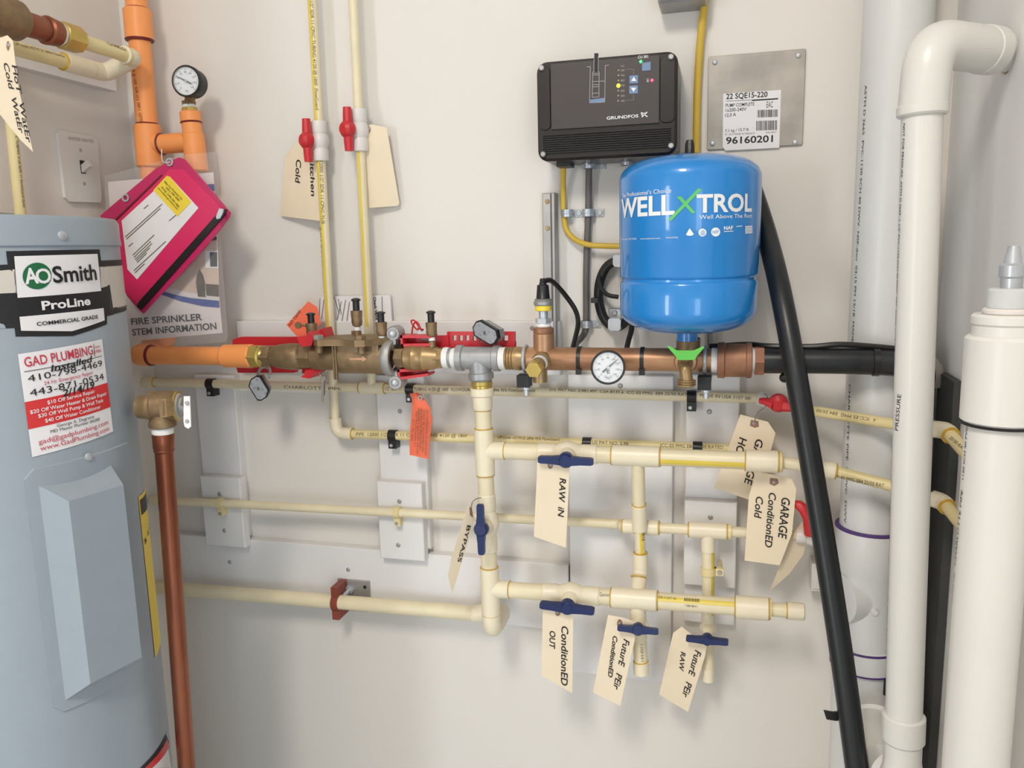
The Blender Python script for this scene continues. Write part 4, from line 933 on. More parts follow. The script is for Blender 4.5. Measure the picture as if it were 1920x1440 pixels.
x = MB(); spoly(x, sf, [(1252, 413), (1259, 414), (1316, 355), (1309, 353)], .0008); t.part('green_cross', x, M_gx, shell, flat=True)
x = MB(); spoly(x, sf, [(1269, 369), (1277, 368), (1304, 399), (1297, 400)], .0009); t.part('green_cross', x, M_gx, shell, flat=True)
tk_text("The Professional's Choice", (1167, 371), (1259, 361), 7.5); tk_text('Well Above The Rest', (1311, 411), (1409, 408), 7.5)
tk_text('Warwick, RI USA', (1166, 450), (1194, 449), 3); tk_text('www.amtrol.com', (1201, 449), (1238, 448), 3); tk_text('Patent pending', (1249, 447), (1271, 446), 3)
ic = MB(); spoly(ic, sf, [(1286, 440), (1293, 428), (1301, 439), (1297, 442), (1290, 442)], .0006); spoly(ic, sf, circle_px(1317, 436, 7.5), .0006); spoly(ic, sf, circle_px(1341.5, 435, 8.5), .0006)
for k in range(5): spoly(ic, sf, [(1396.5, 424 + k * 3), (1410, 423 + k * 3), (1410, 425 + k * 3), (1396.5, 426 + k * 3)], .0006)
spoly(ic, sf, [(1357, 433.5), (1374, 432.5), (1374, 434), (1357, 435)], .0006); spoly(ic, sf, [(1380, 424), (1391, 423), (1391, 424.5), (1380, 425.5)], .0006)
t.part('badge', ic, M_wprint, shell, flat=True)
tk_text('NAF', (1357, 431), (1374, 430), 6.5, bold=.03); tk_text('NSF', (1336, 438), (1347, 437), 5.5, M_blue, e=.0009); tk_text('@', (1313, 439.5), (1322, 439), 7, M_blue, e=.0009)
# =================================================================== controller
ko = .088; c0 = P(1006, 205, ko); c1 = P(1270, 190, ko); cz1 = (P(1006, 116, ko).z + P(1266, 94, ko).z) / 2; cz0 = (P(1015, 303, ko).z + P(1168, 294, ko).z) / 2
cy = -ko * S; X0, X1 = c0.x, c1.x
t = Thing('pump_controller', 'black pump controller box with indicator panel on the wall', 'controller')
def rrect(x0, x1, z0, z1, r, n=5):
    out = []
    for cx, cz, a0_ in ((x1 - r, z1 - r, 0), (x0 + r, z1 - r, 90), (x0 + r, z0 + r, 180), (x1 - r, z0 + r, 270)):
        for k in range(n + 1):
            a = math.radians(a0_ + 90 * k / n); out.append((cx + r * math.cos(a), cz + r * math.sin(a)))
    return out
def rbox(x0, x1, z0, z1, r, yf, yb, bev=.004):
    o = rrect(x0, x1, z0, z1, r); i = rrect(x0 + bev, x1 - bev, z0 + bev, z1 - bev, max(r - bev, .001)); n = len(o); mb = MB()
    mb.add([V((x, yb, z)) for x, z in o] + [V((x, yf + bev, z)) for x, z in o] + [V((x, yf, z)) for x, z in i],
        [tuple(range(n))] + [(k, (k + 1) % n, n + (k + 1) % n, n + k) for k in range(n)] + [(n + k, n + (k + 1) % n, 2 * n + (k + 1) % n, 2 * n + k) for k in range(n)] + [tuple(2 * n + k for k in range(n))]); return mb
zmid = P(1140, 238, ko).z
hs = t.part('housing', rbox(X0, X1, cz0, cz1, .016, cy + .003, -.012), M_ctrl)
t.part('back_plate', rbox(X0 + .012, X1 - .012, cz0 + .01, cz1 - .01, .01, -.014, 0, .001), M_black)
xa, xb = P(1033, 205, ko).x, P(1236, 190, ko).x
t.part('front_panel', rbox(xa, xb, zmid + .001, cz1 - .0045, .001, cy, cy + .006, .0006), M_panel, hs, label='grey-brown panel with diagram and buttons')
for sx0, sx1 in ((X0 + .004, xa - .001), (xb + .001, X1 - .004)): t.part('side_cheek', rbox(sx0, sx1, zmid + .001, cz1 - .007, .008, cy + .0008, cy + .006, .0008), M_ctrl, hs)
nr = 9; zr0, zr1 = cz0 + .012, zmid - .007
for k in range(nr):
    z = zr0 + (zr1 - zr0) * k / (nr - 1); dz = (zr1 - zr0) / (nr - 1) * .30
    t.part('rib', MB().prism([V((X0 + .009, cy + .004, z - dz)), V((X0 + .009, cy - .001, z - dz * .5)), V((X0 + .009, cy - .001, z + dz * .5)), V((X0 + .009, cy + .004, z + dz))], V((X1 - X0 - .018, 0, 0))), M_rib, hs)
for x, y in ((1015, 127), (1258, 106), (1018, 289), (1258, 273)):
    p = P(x, y, ko + .002); t.part('screw', MB().lathe(p + V((0, .003, 0)), FR, [(0, .0042), (.003, .0042), (.004, .003)], 14), M_galv, hs)
kp = Plane(V((X0, cy - .0003, cz1)), FR)
def cp(pxs, m, nm, e=.0002): t.part(nm, spoly(MB(), kp, pxs, e, .0004), m, hs)
def ln(mb, x0, y0, x1, y1, w=1.0):
    d = V((x1 - x0, y1 - y0)); n = V((-d.y, d.x)).normalized() * w / 2; spoly(mb, kp, [(x0 - n.x, y0 - n.y), (x1 - n.x, y1 - n.y), (x1 + n.x, y1 + n.y), (x0 + n.x, y0 + n.y)], .0003)
g = MB()
for q in ((1100, 125.5, 1107, 125), (1107, 125, 1105.5, 193), (1105.5, 193, 1134, 191.5), (1134, 191.5, 1135, 123), (1135, 123, 1142, 122), (1114, 106, 1113.5, 134), (1122, 105, 1121.5, 134), (1111.5, 135, 1123.5, 134.5), (1111.5, 135, 1110.5, 182), (1123.5, 134.5, 1123, 181.5), (1110.5, 182.5, 1123, 182), (1111, 141, 1123, 140.5), (1111, 153, 1134, 152), (1111, 159, 1123, 158.5), (1111, 163, 1123, 162.5), (1111, 175, 1123, 174.5), (1111, 138, 1123, 137.5)): ln(g, *q)
t.part('diagram_lines', g, M_gprint, hs, flat=True)
cp([(1106.5, 187), (1133.5, 183.5), (1133.5, 191), (1106.5, 192)], M_bluebtn, 'diagram_water')
t.part('diagram_peg', MB().aab(P(1114.5, 105, ko).x, P(1121, 105, ko).x, cy - .001, cy + .006, P(1118, 135, ko).z, P(1118, 100, ko).z), M_ink, hs)
for (x, y, w, h, s) in ((1188.5, 149, 8, 8, 1), (1188, 168, 8, 8, -1)):
    cp([(x - w, y - h + 1), (x + w, y - h), (x + w, y + h - 1), (x - w, y + h)], M_bluebtn, 'button', .0006); cp([(x - 5, y + 3.5 * s), (x + 5, y + 3.2 * s), (x, y - 5 * s)], M_wprint, 'arrow', .0012)
cp([(1204, 118), (1220, 116), (1220, 132), (1204, 133)], M_bluebtn, 'button', .0006)
for k in range(7):
    y = 132 + k * 9.55; p = P(1160 - k * .15, y, ko); t.part('indicator_light', MB().lathe(V((p.x, cy - .0002, p.z)), FR, [(0, .0014 if k != 3 else .0030), (.0014, .001)], 12), M_ledy if k == 3 else M_ledo, hs)
for x, y, mm in ((1201.5, 115.5, M_ledg), (1222.5, 150.5, M_ledr)): p = P(x, y, ko); t.part('indicator_light', MB().lathe(V((p.x, cy - .0002, p.z)), FR, [(0, .0022), (.0016, .0014)], 12), mm, hs)
def kt_(s, A, B, h, m=None, bold=0): t.part('printed_lettering', stext(MB(), kp, s, A, B, h, .0004, bold), m or M_wprint, hs, flat=True)
kt_('CU 301', (1196, 110), (1215, 108.5), 5, bold=.01); kt_('GRUNDFOS', (1137.5, 224.5), (1197, 220), 5.5, bold=.02)
for k, s in enumerate(('100', '90', '80', '70', '60', '50', '40')): kt_(s, (1164, 134 + k * 9.55), (1171, 133.5 + k * 9.55), 3.6, M_gprint)
kt_('PSI', (1164, 126), (1170, 125.5), 3, M_gprint)
lg = MB(); 
for q in ((1203, 211, 1214, 219, 2), (1203.5, 219.5, 1213.5, 210, 2), (1202, 211, 1204, 217, 1.5), (1204, 215, 1209, 211, 1.2)): ln(lg, *q)
t.part('logo_mark', lg, M_wprint, hs, flat=True)
lk = MB(); spoly(lk, kp, [(1212.5, 150), (1216.5, 150), (1216.5, 154), (1212.5, 154)], .0003); ln(lk, 1213, 150, 1213, 147.5); ln(lk, 1216, 150, 1216, 147.5); ln(lk, 1213, 147.5, 1216, 147.5)
t.part('lock_symbol', lk, M_gprint, hs, flat=True)
for qs in (((1173, 130, 1188, 130, .4), (1188, 130, 1188, 140, .4)), ((1173, 188.5, 1188, 187, .4), (1188, 187, 1188, 178, .4))):
    lk = MB(); [ln(lk, *q_) for q_ in qs]; t.part('scale_bracket', lk, M_gprint, hs, flat=True)
t.part('cable_gland', MB().aab(P(1045, 302, .05).x, P(1071, 302, .05).x, -.062, -.028, cz0 - .006, cz0 + .003), M_black, hs)
def conduit_clamp(label, pxs, py, off, w=.012, tail=1, cab=.0085, base_off=0.0, screwm=None):
    t = Thing('cable_clamp', label, 'clamp', 'zinc cable clamps'); p = P(pxs, py, off)
    q = t.part('saddle', MB().lathe(p - UPV * .006, UPV, [(0, cab), (0, cab + .0016), (.005, cab + .0016), (.0055, cab + .0028), (.0075, cab + .0028), (.008, cab + .0016), (.012, cab + .0016), (.012, cab)], 20, cap=False), M_zinc)
    t.part('strap', MB().aab(p.x + cab * .6 if tail > 0 else p.x - w * 2, p.x + w * 2.0 if tail > 0 else p.x - cab * .6, -.0035, -.0005, p.z - .0058, p.z + .0058), M_zinc)
    t.part('screw', MB().lathe(V((p.x + tail * w * 1.5, -.0035, p.z)), FR, [(0, .0048), (.0022, .004)], 12), M_zinc)
# cables
def cable(label, pts, r, m, name='cable', flat=None):
    t = Thing(name, label, 'cable', None); t.part('sheath', MB().tube(spline([P(*p) for p in pts], 8), r, 14, flat=flat), m); return t
kc = mpp(P(1080, 450, .01))
cable('yellow cable leaving the controller and turning right behind the tank', [(1057, 300, .035), (1056, 330, .020), (1056, 370, .012), (1057, 400, .0105), (1062, 430, .012), (1077, 448, .016), (1100, 458, .022), (1130, 461, .024), (1200, 462, .02)], 5.2 * kc, M_yelc, flat=.75)
cable('grey cable dropping straight down from the controller', [(1105, 298, .030), (1104, 330, .016), (1103, 400, .011), (1101, 450, .0105), (1099, 520, .0105), (1099, 590, .0105), (1098, 618, .012), (1091, 632, .018), (1080, 645, .03), (1072, 664, .06)], 6.2 * kc, M_grayc, flat=.8)
cable('yellow cable hanging from the top edge down behind the tank', [(1327, -30, .02), (1321, 10, .015), (1313, 80, .0105), (1308, 160, .0105), (1306, 240, .0105), (1305, 330, .0105)], 6.6 * kc, M_yelc, flat=.75)
conduit_clamp('zinc clamp on the grey cable just below the controller', 1104, 309, .020); conduit_clamp('zinc clamp under the controller at the edge of the tank', 1176, 303, .020)
conduit_clamp('zinc clamp on the yellow cable beside the grey cable', 1064, 400, .0105); conduit_clamp('zinc clamp on the grey cable at mid height', 1103, 399, .0105); conduit_clamp('zinc clamp on the grey cable near the brass pipe', 1099, 608, .0105)
# black coil
t = Thing('cable_coil', 'coil of black cable clipped to the wall left of the tank', 'cable')
kk = MB()
for j in range(3):
    pts = []
    for k in range(41):
        a = 2 * math.pi * k / 40; pts.append(P(1155 + (36 - j * 3) * math.cos(a), 552 - (64 - j * 3) * math.sin(a), .016 + .010 * (j % 2) + .004 * math.cos(a)))
    kk.tube(pts, 5.6 * kc, 10)
t.part('coil', kk, M_blackr); t.part('loose_strand', MB().tube(spline([P(1122, 518, .03), P(1127, 540, .032), P(1140, 553, .032), P(1160, 557, .03)], 6), 4 * kc, 8), M_blackr)
t.part('tail', MB().tube(spline([P(1184, 600, .03), P(1184, 618, .035), P(1178, 640, .05), P(1173, 664, .08)], 6), 5 * kc, 8), M_blackr)
t.part('tie', MB().aab(P(1113, 555, .02).x, P(1124, 555, .02).x, -.05, -.015, P(1117, 566, .02).z, P(1117, 557, .02).z), M_black)
def strap(label, px, py, quad, bolt):
    t = Thing('conduit_strap', label, 'clamp', 'steel straps holding the cable coil'); pl = Plane(P(px, py, .045), FR)
    q = t.part('saddle', spoly(MB(), pl, quad, 0, .036), M_zinc)
    if bolt:
        b = board_box([(bolt[0] - 11, bolt[1] - 9), (bolt[0] + 13, bolt[1] - 9), (bolt[0] + 13, bolt[1] + 14), (bolt[0] - 11, bolt[1] + 14)], .004, .004); t.part('tab', b, M_zinc, q); t.part('screw', MB().lathe(P(bolt[0], bolt[1], .004), FR, [(0, .0052), (.003, .004)], 12), M_galv, q)
strap('steel strap at the bottom of the black coil', 1152, 608, [(1140, 600), (1143, 597), (1161, 597), (1164, 601), (1163, 618), (1159, 621), (1144, 620), (1140, 616)], (1152, 587))
strap('steel strap at the top of the black coil', 1156, 488, [(1149, 482), (1152, 478), (1166, 478), (1168, 482), (1167, 498), (1164, 501), (1152, 500), (1149, 496)], None)
# strut bars
t = Thing('steel_bar', 'slotted galvanised bar upright left of the cables', 'bar', 'galvanised wall bars')
q = t.part('web', board_box([(1017, 362), (1033, 362), (1037, 662), (1020, 662)], .016, .016), M_galv); t.part('flange', board_box([(1034, 361), (1040, 361), (1044, 662), (1037, 662)], .026, .027), M_galv)
for y in (378, 428, 640): t.part('rivet', MB().lathe(P(1026 + (y - 378) * .01, y, .016), FR, [(0, .0042), (.0014, .0036), (.0016, .002)], 14), M_brass, q)
t = Thing('steel_bar', 'galvanised bar upright showing below the tank', 'bar', 'galvanised wall bars')
q = t.part('web', board_box([(1326, 560), (1344, 560), (1346, 680), (1328, 680)], .016, .016), M_galv); t.part('flange', board_box([(1321, 560), (1326, 560), (1328, 680), (1323, 680)], .03, .031), M_galv); t.part('rivet', MB().lathe(P(1333, 622, .016), FR, [(0, .0042), (.0016, .003)], 14), M_galv, q)
# sign plate
po = .004; t = Thing('sign_plate', 'square aluminium plate with white product label on the wall', 'plate')
px0, px1 = P(1327, 190, po).x, P(1508, 180, po).x; pz1 = (P(1330, 106, po).z + P(1510, 91, po).z) / 2; pz0 = (P(1326, 279, po).z + P(1505, 274, po).z) / 2
q = t.part('plate', rbox(px0, px1, pz0, pz1, .003, -po * S, 0, .0006), M_alu)
for x, y in ((1340.5, 117), (1497, 104), (1336, 269), (1491, 267)): t.part('screw', MB().lathe(P(x, y, po), FR, [(0, .0042), (.002, .0036), (.003, .002)], 14), M_zinc, q)
sp = Plane(V((px0, -po * S, pz1)), FR); lb = t.part('label', spoly(MB(), sp, [(1356, 176), (1464.5, 168.5), (1461, 277), (1360, 282.5), (1355, 275)], .0006, .0004), M_paper, q)
def lt(s, A, B, h, bold=0): t.part('printed_lettering', stext(MB(), sp, s, A, B, h, .0008, bold), M_ink, lb, flat=True)
lt('22 SQE15-220', (1361.5, 186), (1439, 181.5), 9.5, .02); lt('PUMP COMPLETE', (1360.5, 201), (1414.5, 198), 6, .008); lt('1x200-240V', (1360.5, 210), (1399.5, 207.5), 6, .008); lt('12,0 A', (1360, 219.5), (1380, 217.5), 6, .008)
lt('7.1 kg / 15.7 lb', (1359.5, 248), (1404, 245), 5, .005); lt('P1 1017 MADE IN MEXICO', (1359.5, 254), (1415, 251.5), 3); lt('96160201', (1361, 270), (1449, 266), 12, .02); lt('EAC', (1437, 202), (1449, 201.5), 11, .0); lt('S/N: 0017', (1436, 250.5), (1456, 249), 3)
br = MB(); random.seed(3)
for (xa_, xb_, ya, yb) in ((1420, 1459, 206.5, 220.5), (1418, 1458, 227, 245)):
    x = xa_
    while x < xb_ - 1.5:
        w = random.choice((.5, .8, 1.2)); dy = -(x - xa_) * .035; spoly(br, sp, [(x, ya + dy), (x + w, ya + dy), (x + w, yb + dy), (x, yb + dy)], .0008); x += w + random.choice((.4, .7, 1.0))
spoly(br, sp, [(1361, 189.5), (1410, 187), (1410, 187.8), (1361, 190.3)], .0008); spoly(br, sp, [(1410, 187), (1459, 184), (1459, 186.5), (1410, 189.6)], .0008)
t.part('barcode', br, M_ink, lb, flat=True)
# grey boxes cut by the top edge
t = Thing('electrical_box', 'grey electrical box cut off by the top edge of the view', 'box')
e_ = .055; q = t.part('body', rbox(P(1233, 0, e_).x, P(1325, -5, e_).x, P(1262, 3.5, e_).z, P(1262, -90, e_).z, .004, -e_ * S, 0), M_galv); t.part('lid', rbox(P(1236, -2, e_).x, P(1322, -7, e_).x, P(1262, 0, e_).z, P(1262, -86, e_).z, .003, -e_ * S - .003, -e_ * S + .002, .001), M_galv, q)
# =================================================================== water heater
HR = .175 * S; HC = V((-.918 * S, -.452 * S, 0)); hs_ = Cyl(HC, UPV, HR)
hz1 = hs_.hit(110, 404)[1]
def hp(px, py): return hs_.hit(px, py)
t = Thing('water_heater', 'tall grey cylindrical water heater standing at the left edge', 'water heater')
zse = hp(110, 457)[1]; zs2 = hp(110, 465)[1]
body = t.part('jacket', MB().lathe(HC, UPV, [(0.06, HR * .99), (.07, HR), (zse - .003, HR), (zse, HR * .995)], 96, hint=FR), M_heat)
t.part('top_cap', MB().lathe(HC, UPV, [(zse - .002, HR * 1.012), (zse + .004, HR * 1.012), (zse + .006, HR * 1.008), (hz1 - .006, HR * 1.008), (hz1, HR * .99), (hz1 + .001, HR * .9), (hz1 + .003, .002)], 96, hint=FR), M_heat)
t.part('base_ring', MB().lathe(HC, UPV, [(0, HR * .96), (.06, HR * .96)], 64), M_black)
u, v = hp(115, 442); p = hs_.pos(u, v, HR * .008); n = (p - V((HC.x, HC.y, p.z))).normalized()
t.part('screw', MB().lathe(p, n, [(0, .0062), (.002, .0055), (.003, .003)], 16), M_zinc)
jp = HC + UPV * (hz1 + .001)
t.part('junction_cover', MB().box(jp + V((.02, -.06, .004)), V((.075, .02, 0)), V((-.015, .05, 0)), UPV * .0025), M_galv); t.part('cover_screw', MB().lathe(jp + V((.075, -.06, .006)), UPV, [(0, .0085), (.004, .006)], 14), M_zinc)
t.part('power_cord', MB().tube(spline([jp + V((-.16, -.05, .02)), jp + V((-.08, -.06, .026)), jp + V((-.02, -.06, .02)), jp + V((.0, -.06, .004))], 6), .007, 10), M_orwire, label='orange power cord')
def hpoly(pxs, m, nm, e=.0006, par=None): return t.part(nm, spoly(MB(), hs_, pxs, e), m, par or body, flat=True)
def htext(s, A, B, h, m, e=.0018, bold=0., par=None, shear=0., sp=1.): t.part('lettering', stext(MB(), hs_, s, A, B, h, e, bold, shear, sp), m, par or body, flat=True)
# brand label
lab = hpoly([(-40, 511), (27, 505), (30, 549), (-40, 552)], M_cream, 'label_band'); hpoly([(187, 500), (236, 497), (239, 573), (207, 580), (205, 535), (189, 540)], M_cream, 'label_band')
blk = hpoly([(11, 471), (186, 467.5), (189, 489), (189.5, 500), (27, 509), (30, 550), (205, 534), (213, 590), (200, 593), (200, 608), (136, 630), (29, 631), (27, 615), (-40, 618), (-40, 552), (29, 549), (26, 509), (-40, 510), (-40, 498), (14, 496)], M_ink, 'label_shield')
hpoly([(189, 488.5), (235, 486.5), (236, 497), (189, 500.5)], M_ink, 'label_band'); hpoly([(212, 577), (239, 571), (240, 580), (213, 589)], M_ink, 'label_band')
wp = hpoly([(26, 480.5), (181.5, 476), (188.5, 545.5), (32.5, 558.5)], M_paper, 'label_panel', .0010)
wp2 = hpoly([(36, 594), (193, 577.5), (195, 600.5), (134, 621), (39, 620)], M_paper, 'label_panel', .0010)
hpoly(rot_px(circle_px(68.5, 517.5, 27, 25, 28), 68, 517, -5), M_logo, 'logo_disc', .0014, wp)
htext('A', (46.5, 532), (72, 530), 28, M_paper, .0018, .03); htext('O', (68, 532), (96, 529), 27, M_paper, .0019, .02); htext('Smith', (99, 530), (180, 524), 30, M_ink, .0018, .02); htext('ProLine', (78, 581), (168, 571), 16, M_paper, .0018, .03); htext('COMMERCIAL GRADE', (68, 611), (182, 597), 7, M_ink, .0018, .02)
# plumber sticker
st = hpoly([(33, 664), (190, 635.5), (211, 809), (60, 857)], M_paper, 'service_sticker', .0010); hpoly([(45.5, 754), (199.5, 717.5), (205.5, 763), (52.5, 805)], M_rband, 'sticker_band', .0014, st)
htext('GAD PLUMBING', (46, 688), (173, 664), 18, M_rprint, .0018, .01); htext('est', (177, 653), (186, 651), 5, M_rprint); htext('1980', (176, 663), (188, 660), 6, M_rprint)
hpoly([(44.5, 696.5), (189, 667), (189.2, 668), (44.8, 697.7)], M_ink, 'rule', .0018, st); hpoly([(173, 645), (174, 645), (176.5, 669), (175.5, 669)], M_ink, 'rule', .0018, st)
htext('410-798-4469', (52, 716), (190, 686), 12.5, M_ink); htext('24 Hr Emergency Repair', (82, 722), (173, 701), 7, M_rprint); htext('443-871-0534', (56, 743), (193, 711), 13, M_ink)
htext('Installed', (94, 697), (172, 678), 12, M_ink, .0021, .02, None, .2); htext('2/14/19', (116, 744), (176, 727), 13, M_ink, .0021, .02, None, .2)
for s, A, B, h in (('$10 Off Service Repair', (88, 758), (176, 736), 7), ('$20 Off Water Heater & Drain Repair', (56, 776), (198, 740), 7), ('$30 Off Well Pump & Well Tank', (71, 783), (192, 753), 7), ('$40 Off Water Conditioner', (84, 792), (187, 765), 7)): htext(s, A, B, h, M_paper, .0019, .012)
for s, A, B, h, m in (('George A. Degrasse', (106, 801), (175, 783), 6, M_ink), ('MD Master Plumber #6268', (94, 812), (185, 788), 6, M_ink), ('gad@gadplumbing.com', (72, 833), (201, 795), 9, M_rprint), ('www.GadPlumbing.com', (75, 845), (203, 807), 9, M_rprint)): htext(s, A, B, h, m, .0018)
# access door
dz1, dz0 = hp(150, 858)[1], hp(150, 1322)[1]; ul, ur = hp(57, 1000)[0], hp(262, 1000)[0]
def cyl_patch(u0, u1, z0, z1, e, n=14, r=.0):
    mb = MB(); 
    for k in range(n + 1):
        u_ = u0 + (u1 - u0) * k / n; ins = .012 if k in (0, n) else 0
        for z, ee in ((z0 + ins, 0), (z0 + ins + .0015, e), (z1 - ins - .0015, e), (z1 - ins, 0)): mb.v.append(hs_.pos(u_, z, ee))
    for k in range(n):
        for i in range(3): b_ = k * 4 + i; mb.f.append((b_, b_ + 1, b_ + 5, b_ + 4))
    mb.f += [(0, 1, 2, 3), tuple(n * 4 + i for i in (3, 2, 1, 0))]; return mb
door = t.part('access_panel', cyl_patch(ul, ur, dz0, dz1, .0022), M_heat, body)
u, v = hp(164, 856); p = hs_.pos(u, v, .002); n = (p - V((HC.x, HC.y, p.z))).normalized(); t.part('screw', MB().lathe(p, n, [(0, .0058), (.002, .005), (.003, .003)], 16), M_zinc, door)
bl, brr = hp(64, 1000)[0], hp(224, 1000)[0]; bz1, bz0 = hp(150, 880)[1], hp(150, 1310)[1]; um = (bl + brr) / 2
nrm = (hs_.pos(um, 0) - HC).normalized(); tang = UPV.cross(nrm); c0_ = HC + nrm * (HR * .93)
hw = (brr - bl) / 2 * .93
def bp(x, z, h): return c0_ + tang * x + UPV * z + nrm * h
mb = MB(); dh = .036; ix, iz = .026, .030
lo = [bp(-hw, bz0, 0), bp(hw, bz0, 0), bp(hw, bz1, 0), bp(-hw, bz1, 0)]; hi_ = [bp(-hw + ix, bz0 + iz * .9, dh), bp(hw - ix * .2, bz0 + iz * .9, dh), bp(hw - ix * .2, bz1 - iz, dh), bp(-hw + ix, bz1 - iz, dh)]
mb.add(lo + hi_, [(0, 1, 5, 4), (1, 2, 6, 5), (2, 3, 7, 6), (3, 0, 4, 7), (4, 5, 6, 7)]); t.part('raised_cover', mb, M_heat, door)
# energy label at the rim
hpoly([(258, 932), (276, 914), (302, 1195), (290, 1234)], M_yel, 'energy_label', .0009); eg = hpoly([(261, 938), (276, 922), (279, 950), (264, 966)], M_ink, 'label_block', .0013)
htext('$ 415', (270, 1022), (279, 985), 10, M_ink, .0014); hpoly([(262, 1440), (310, 1376), (316, 1392), (275, 1440)], M_ink, 'safety_label_edge', .0009); hpoly([(270, 1440), (312, 1386), (316, 1400), (284, 1440)], M_rband, 'safety_label_band', .0012); hpoly([(280, 1440), (313, 1398), (320, 1440)], M_paper, 'safety_label', .0010)
# =================================================================== relief valve and copper discharge
RO = .37
v0 = P(302, 762, RO); kv = mpp(v0)
t = Thing('relief_valve', 'brass relief valve with white test lever on the heater side', 'valve')
inw = V((-1, -.30, 0)).normalized()
t.part('inlet', MB().lathe(v0, inw, [(0, 21 * kv), (16 * kv, 21 * kv), (20 * kv, 24 * kv), (25 * kv, 24 * kv), (28 * kv, 22 * kv), (42 * kv, 21 * kv)], 28), M_brass)
q = t.part('body', MB().lathe(v0 - inw * 30 * kv + UPV * .001, inw, [(0, 24 * kv), (3 * kv, 28 * kv), (34 * kv, 27 * kv), (42 * kv, 27 * kv), (44 * kv, 29 * kv), (48 * kv, 29 * kv), (50 * kv, 20 * kv)], 30), M_bronze)
t.part('outlet', MB().lathe(v0 + UPV * .005, P(306, 806, RO) - v0, [(0, 20 * kv), (26 * kv, 21 * kv), (32 * kv, 23 * kv), (38 * kv, 25 * kv), (44 * kv, 25 * kv), (47 * kv, 20 * kv)], 30), M_bronze)
bc = v0 - inw * 30 * kv
t.part('bonnet_ring', MB().lathe(bc, -inw, [(0, 28 * kv), (3 * kv, 28 * kv), (4 * kv, 25 * kv)], 26), M_brassy); t.part('bonnet', MB().lathe(bc, -inw, [(3 * kv, 25 * kv), (7 * kv, 22 * kv), (8 * kv, 16 * kv), (11 * kv, 14 * kv)], 26), M_galv)
t.part('lever_stem', MB().seg(bc, P(350, 772, RO + .008), .004, n=12), M_zinc)
lp_ = Plane(P(350, 772, RO + .012), V((.35, -1, .05)))
lever = t.part('lever_face', spoly(MB(), lp_, [(344.5, 743), (356, 743), (358, 800), (353, 804), (346, 800), (344, 790)], 0, .002), M_paper)
for y in (756, 790): t.part('rivet', MB().lathe(P(350.5, y, RO + .0132), lp_.n, [(0, .0028), (.001, .002)], 12), M_galv, lever)
pl = Plane(P(302, 760, RO + .028), V((-.1, -1, 0))); wp_ = t.part('cast_plate', spoly(MB(), pl, [(297, 748), (311, 747), (313, 782), (300, 784)], 0, .012), M_brass, q)
ar = MB(); spoly(ar, pl, [(303, 753), (307, 753), (308, 774), (310, 774), (307, 780), (303, 775), (305, 775)], .0006); t.part('flow_arrow', ar, M_bronze, wp_, flat=True)
t = Thing('discharge_pipe', 'vertical copper pipe running down beside the grey heater', 'pipe')
cu0, cu1 = P(305, 808, RO), P(353, 1480, RO); cu1.x = cu0.x + (cu1.x - cu0.x); rc_ = 16.3 * mpp(P(325, 1100, RO)); ax = (cu1 - cu0).normalized()
cu2 = cu0 + ax * ((cu0.z - .02) / -ax.z)
t.part('thread_tape', MB().lathe(at_y(cu0, cu1, 801), ax, [(0, rc_ * 1.1), (.004, rc_ * 1.18), (.009, rc_ * 1.12)], 24), M_tape)
t.part('pipe', MB().tube([cu0, on(cu0, cu1, .5), cu1, V((cu1.x, cu1.y, cu1.z - .02)), V((cu1.x, cu1.y, .01))], rc_, 32), M_copper); t.part('adapter', MB().lathe(at_y(cu0, cu1, 811), ax, [(0, rc_ * 1.05), (.003, rc_ * 1.16), (.022, rc_ * 1.14), (.024, rc_ * 1.08), (.026, rc_ * 1.12), (.029, rc_ * 1.02)], 28), M_copper)
# =================================================================== orange riser with gauge
OO = .060
w0, w1 = P(252, -40, OO), P(281, 300, OO); w0 = to_ceiling(w0, w1); ro = 20.5 * mpp(P(265, 150, OO)); wx = (w1 - w0).normalized()
t = Thing('sprinkler_pipe', 'orange vertical sprinkler pipe with a tee at upper left', 'pipe', 'orange sprinkler pipes')
def wy(y): return at_y(w0, w1, y)
pp = t.part('pipe', MB().seg(w0, wy(640), ro * .95, n=28), M_orange)
t.part('coupling', MB().rseg(wy(17), wy(76), ro * 1.22, .002, 28), M_orange); t.part('cement_ring', MB().lathe(wy(73), wx, [(0, ro * 1.18), (.0015, ro * 1.26), (.004, ro * 1.2), (.005, ro)], 28), M_primer); t.part('cement_ring', MB().lathe(wy(15), wx, [(0, ro * .96), (.002, ro * 1.02), (.003, ro * .96)], 28), M_primer)
t.part('tee', MB().rseg(wy(234), wy(314), ro * 1.2, .002, 28), M_orange); t.part('cement_ring', MB().lathe(wy(231), wx, [(0, ro * .96), (.002, ro * 1.02), (.003, ro * .96)], 28), M_primer)
ptext(t, pp, w0, wy(640), ro * .95, 'PSI @ 150F  SDR 13.5  FRP.1  LISTED', (248, 128), (263, 232), 6, M_primer)
gv0, gv1 = P(354.5, 196, OO), P(370, 322, OO); gx = (gv1 - gv0).normalized()
def gy(y): return at_y(gv0, gv1, y)
br_ = [wy(272), gy(266)]
t.part('tee_branch', MB().seg(br_[0], br_[1], ro * .88), M_orange); t.part('cement_ring', MB().lathe(at_x(br_[0], br_[1], 302), br_[1] - br_[0], [(0, ro * .92), (.002, ro * 1.0), (.004, ro * .92)], 24), M_primer)
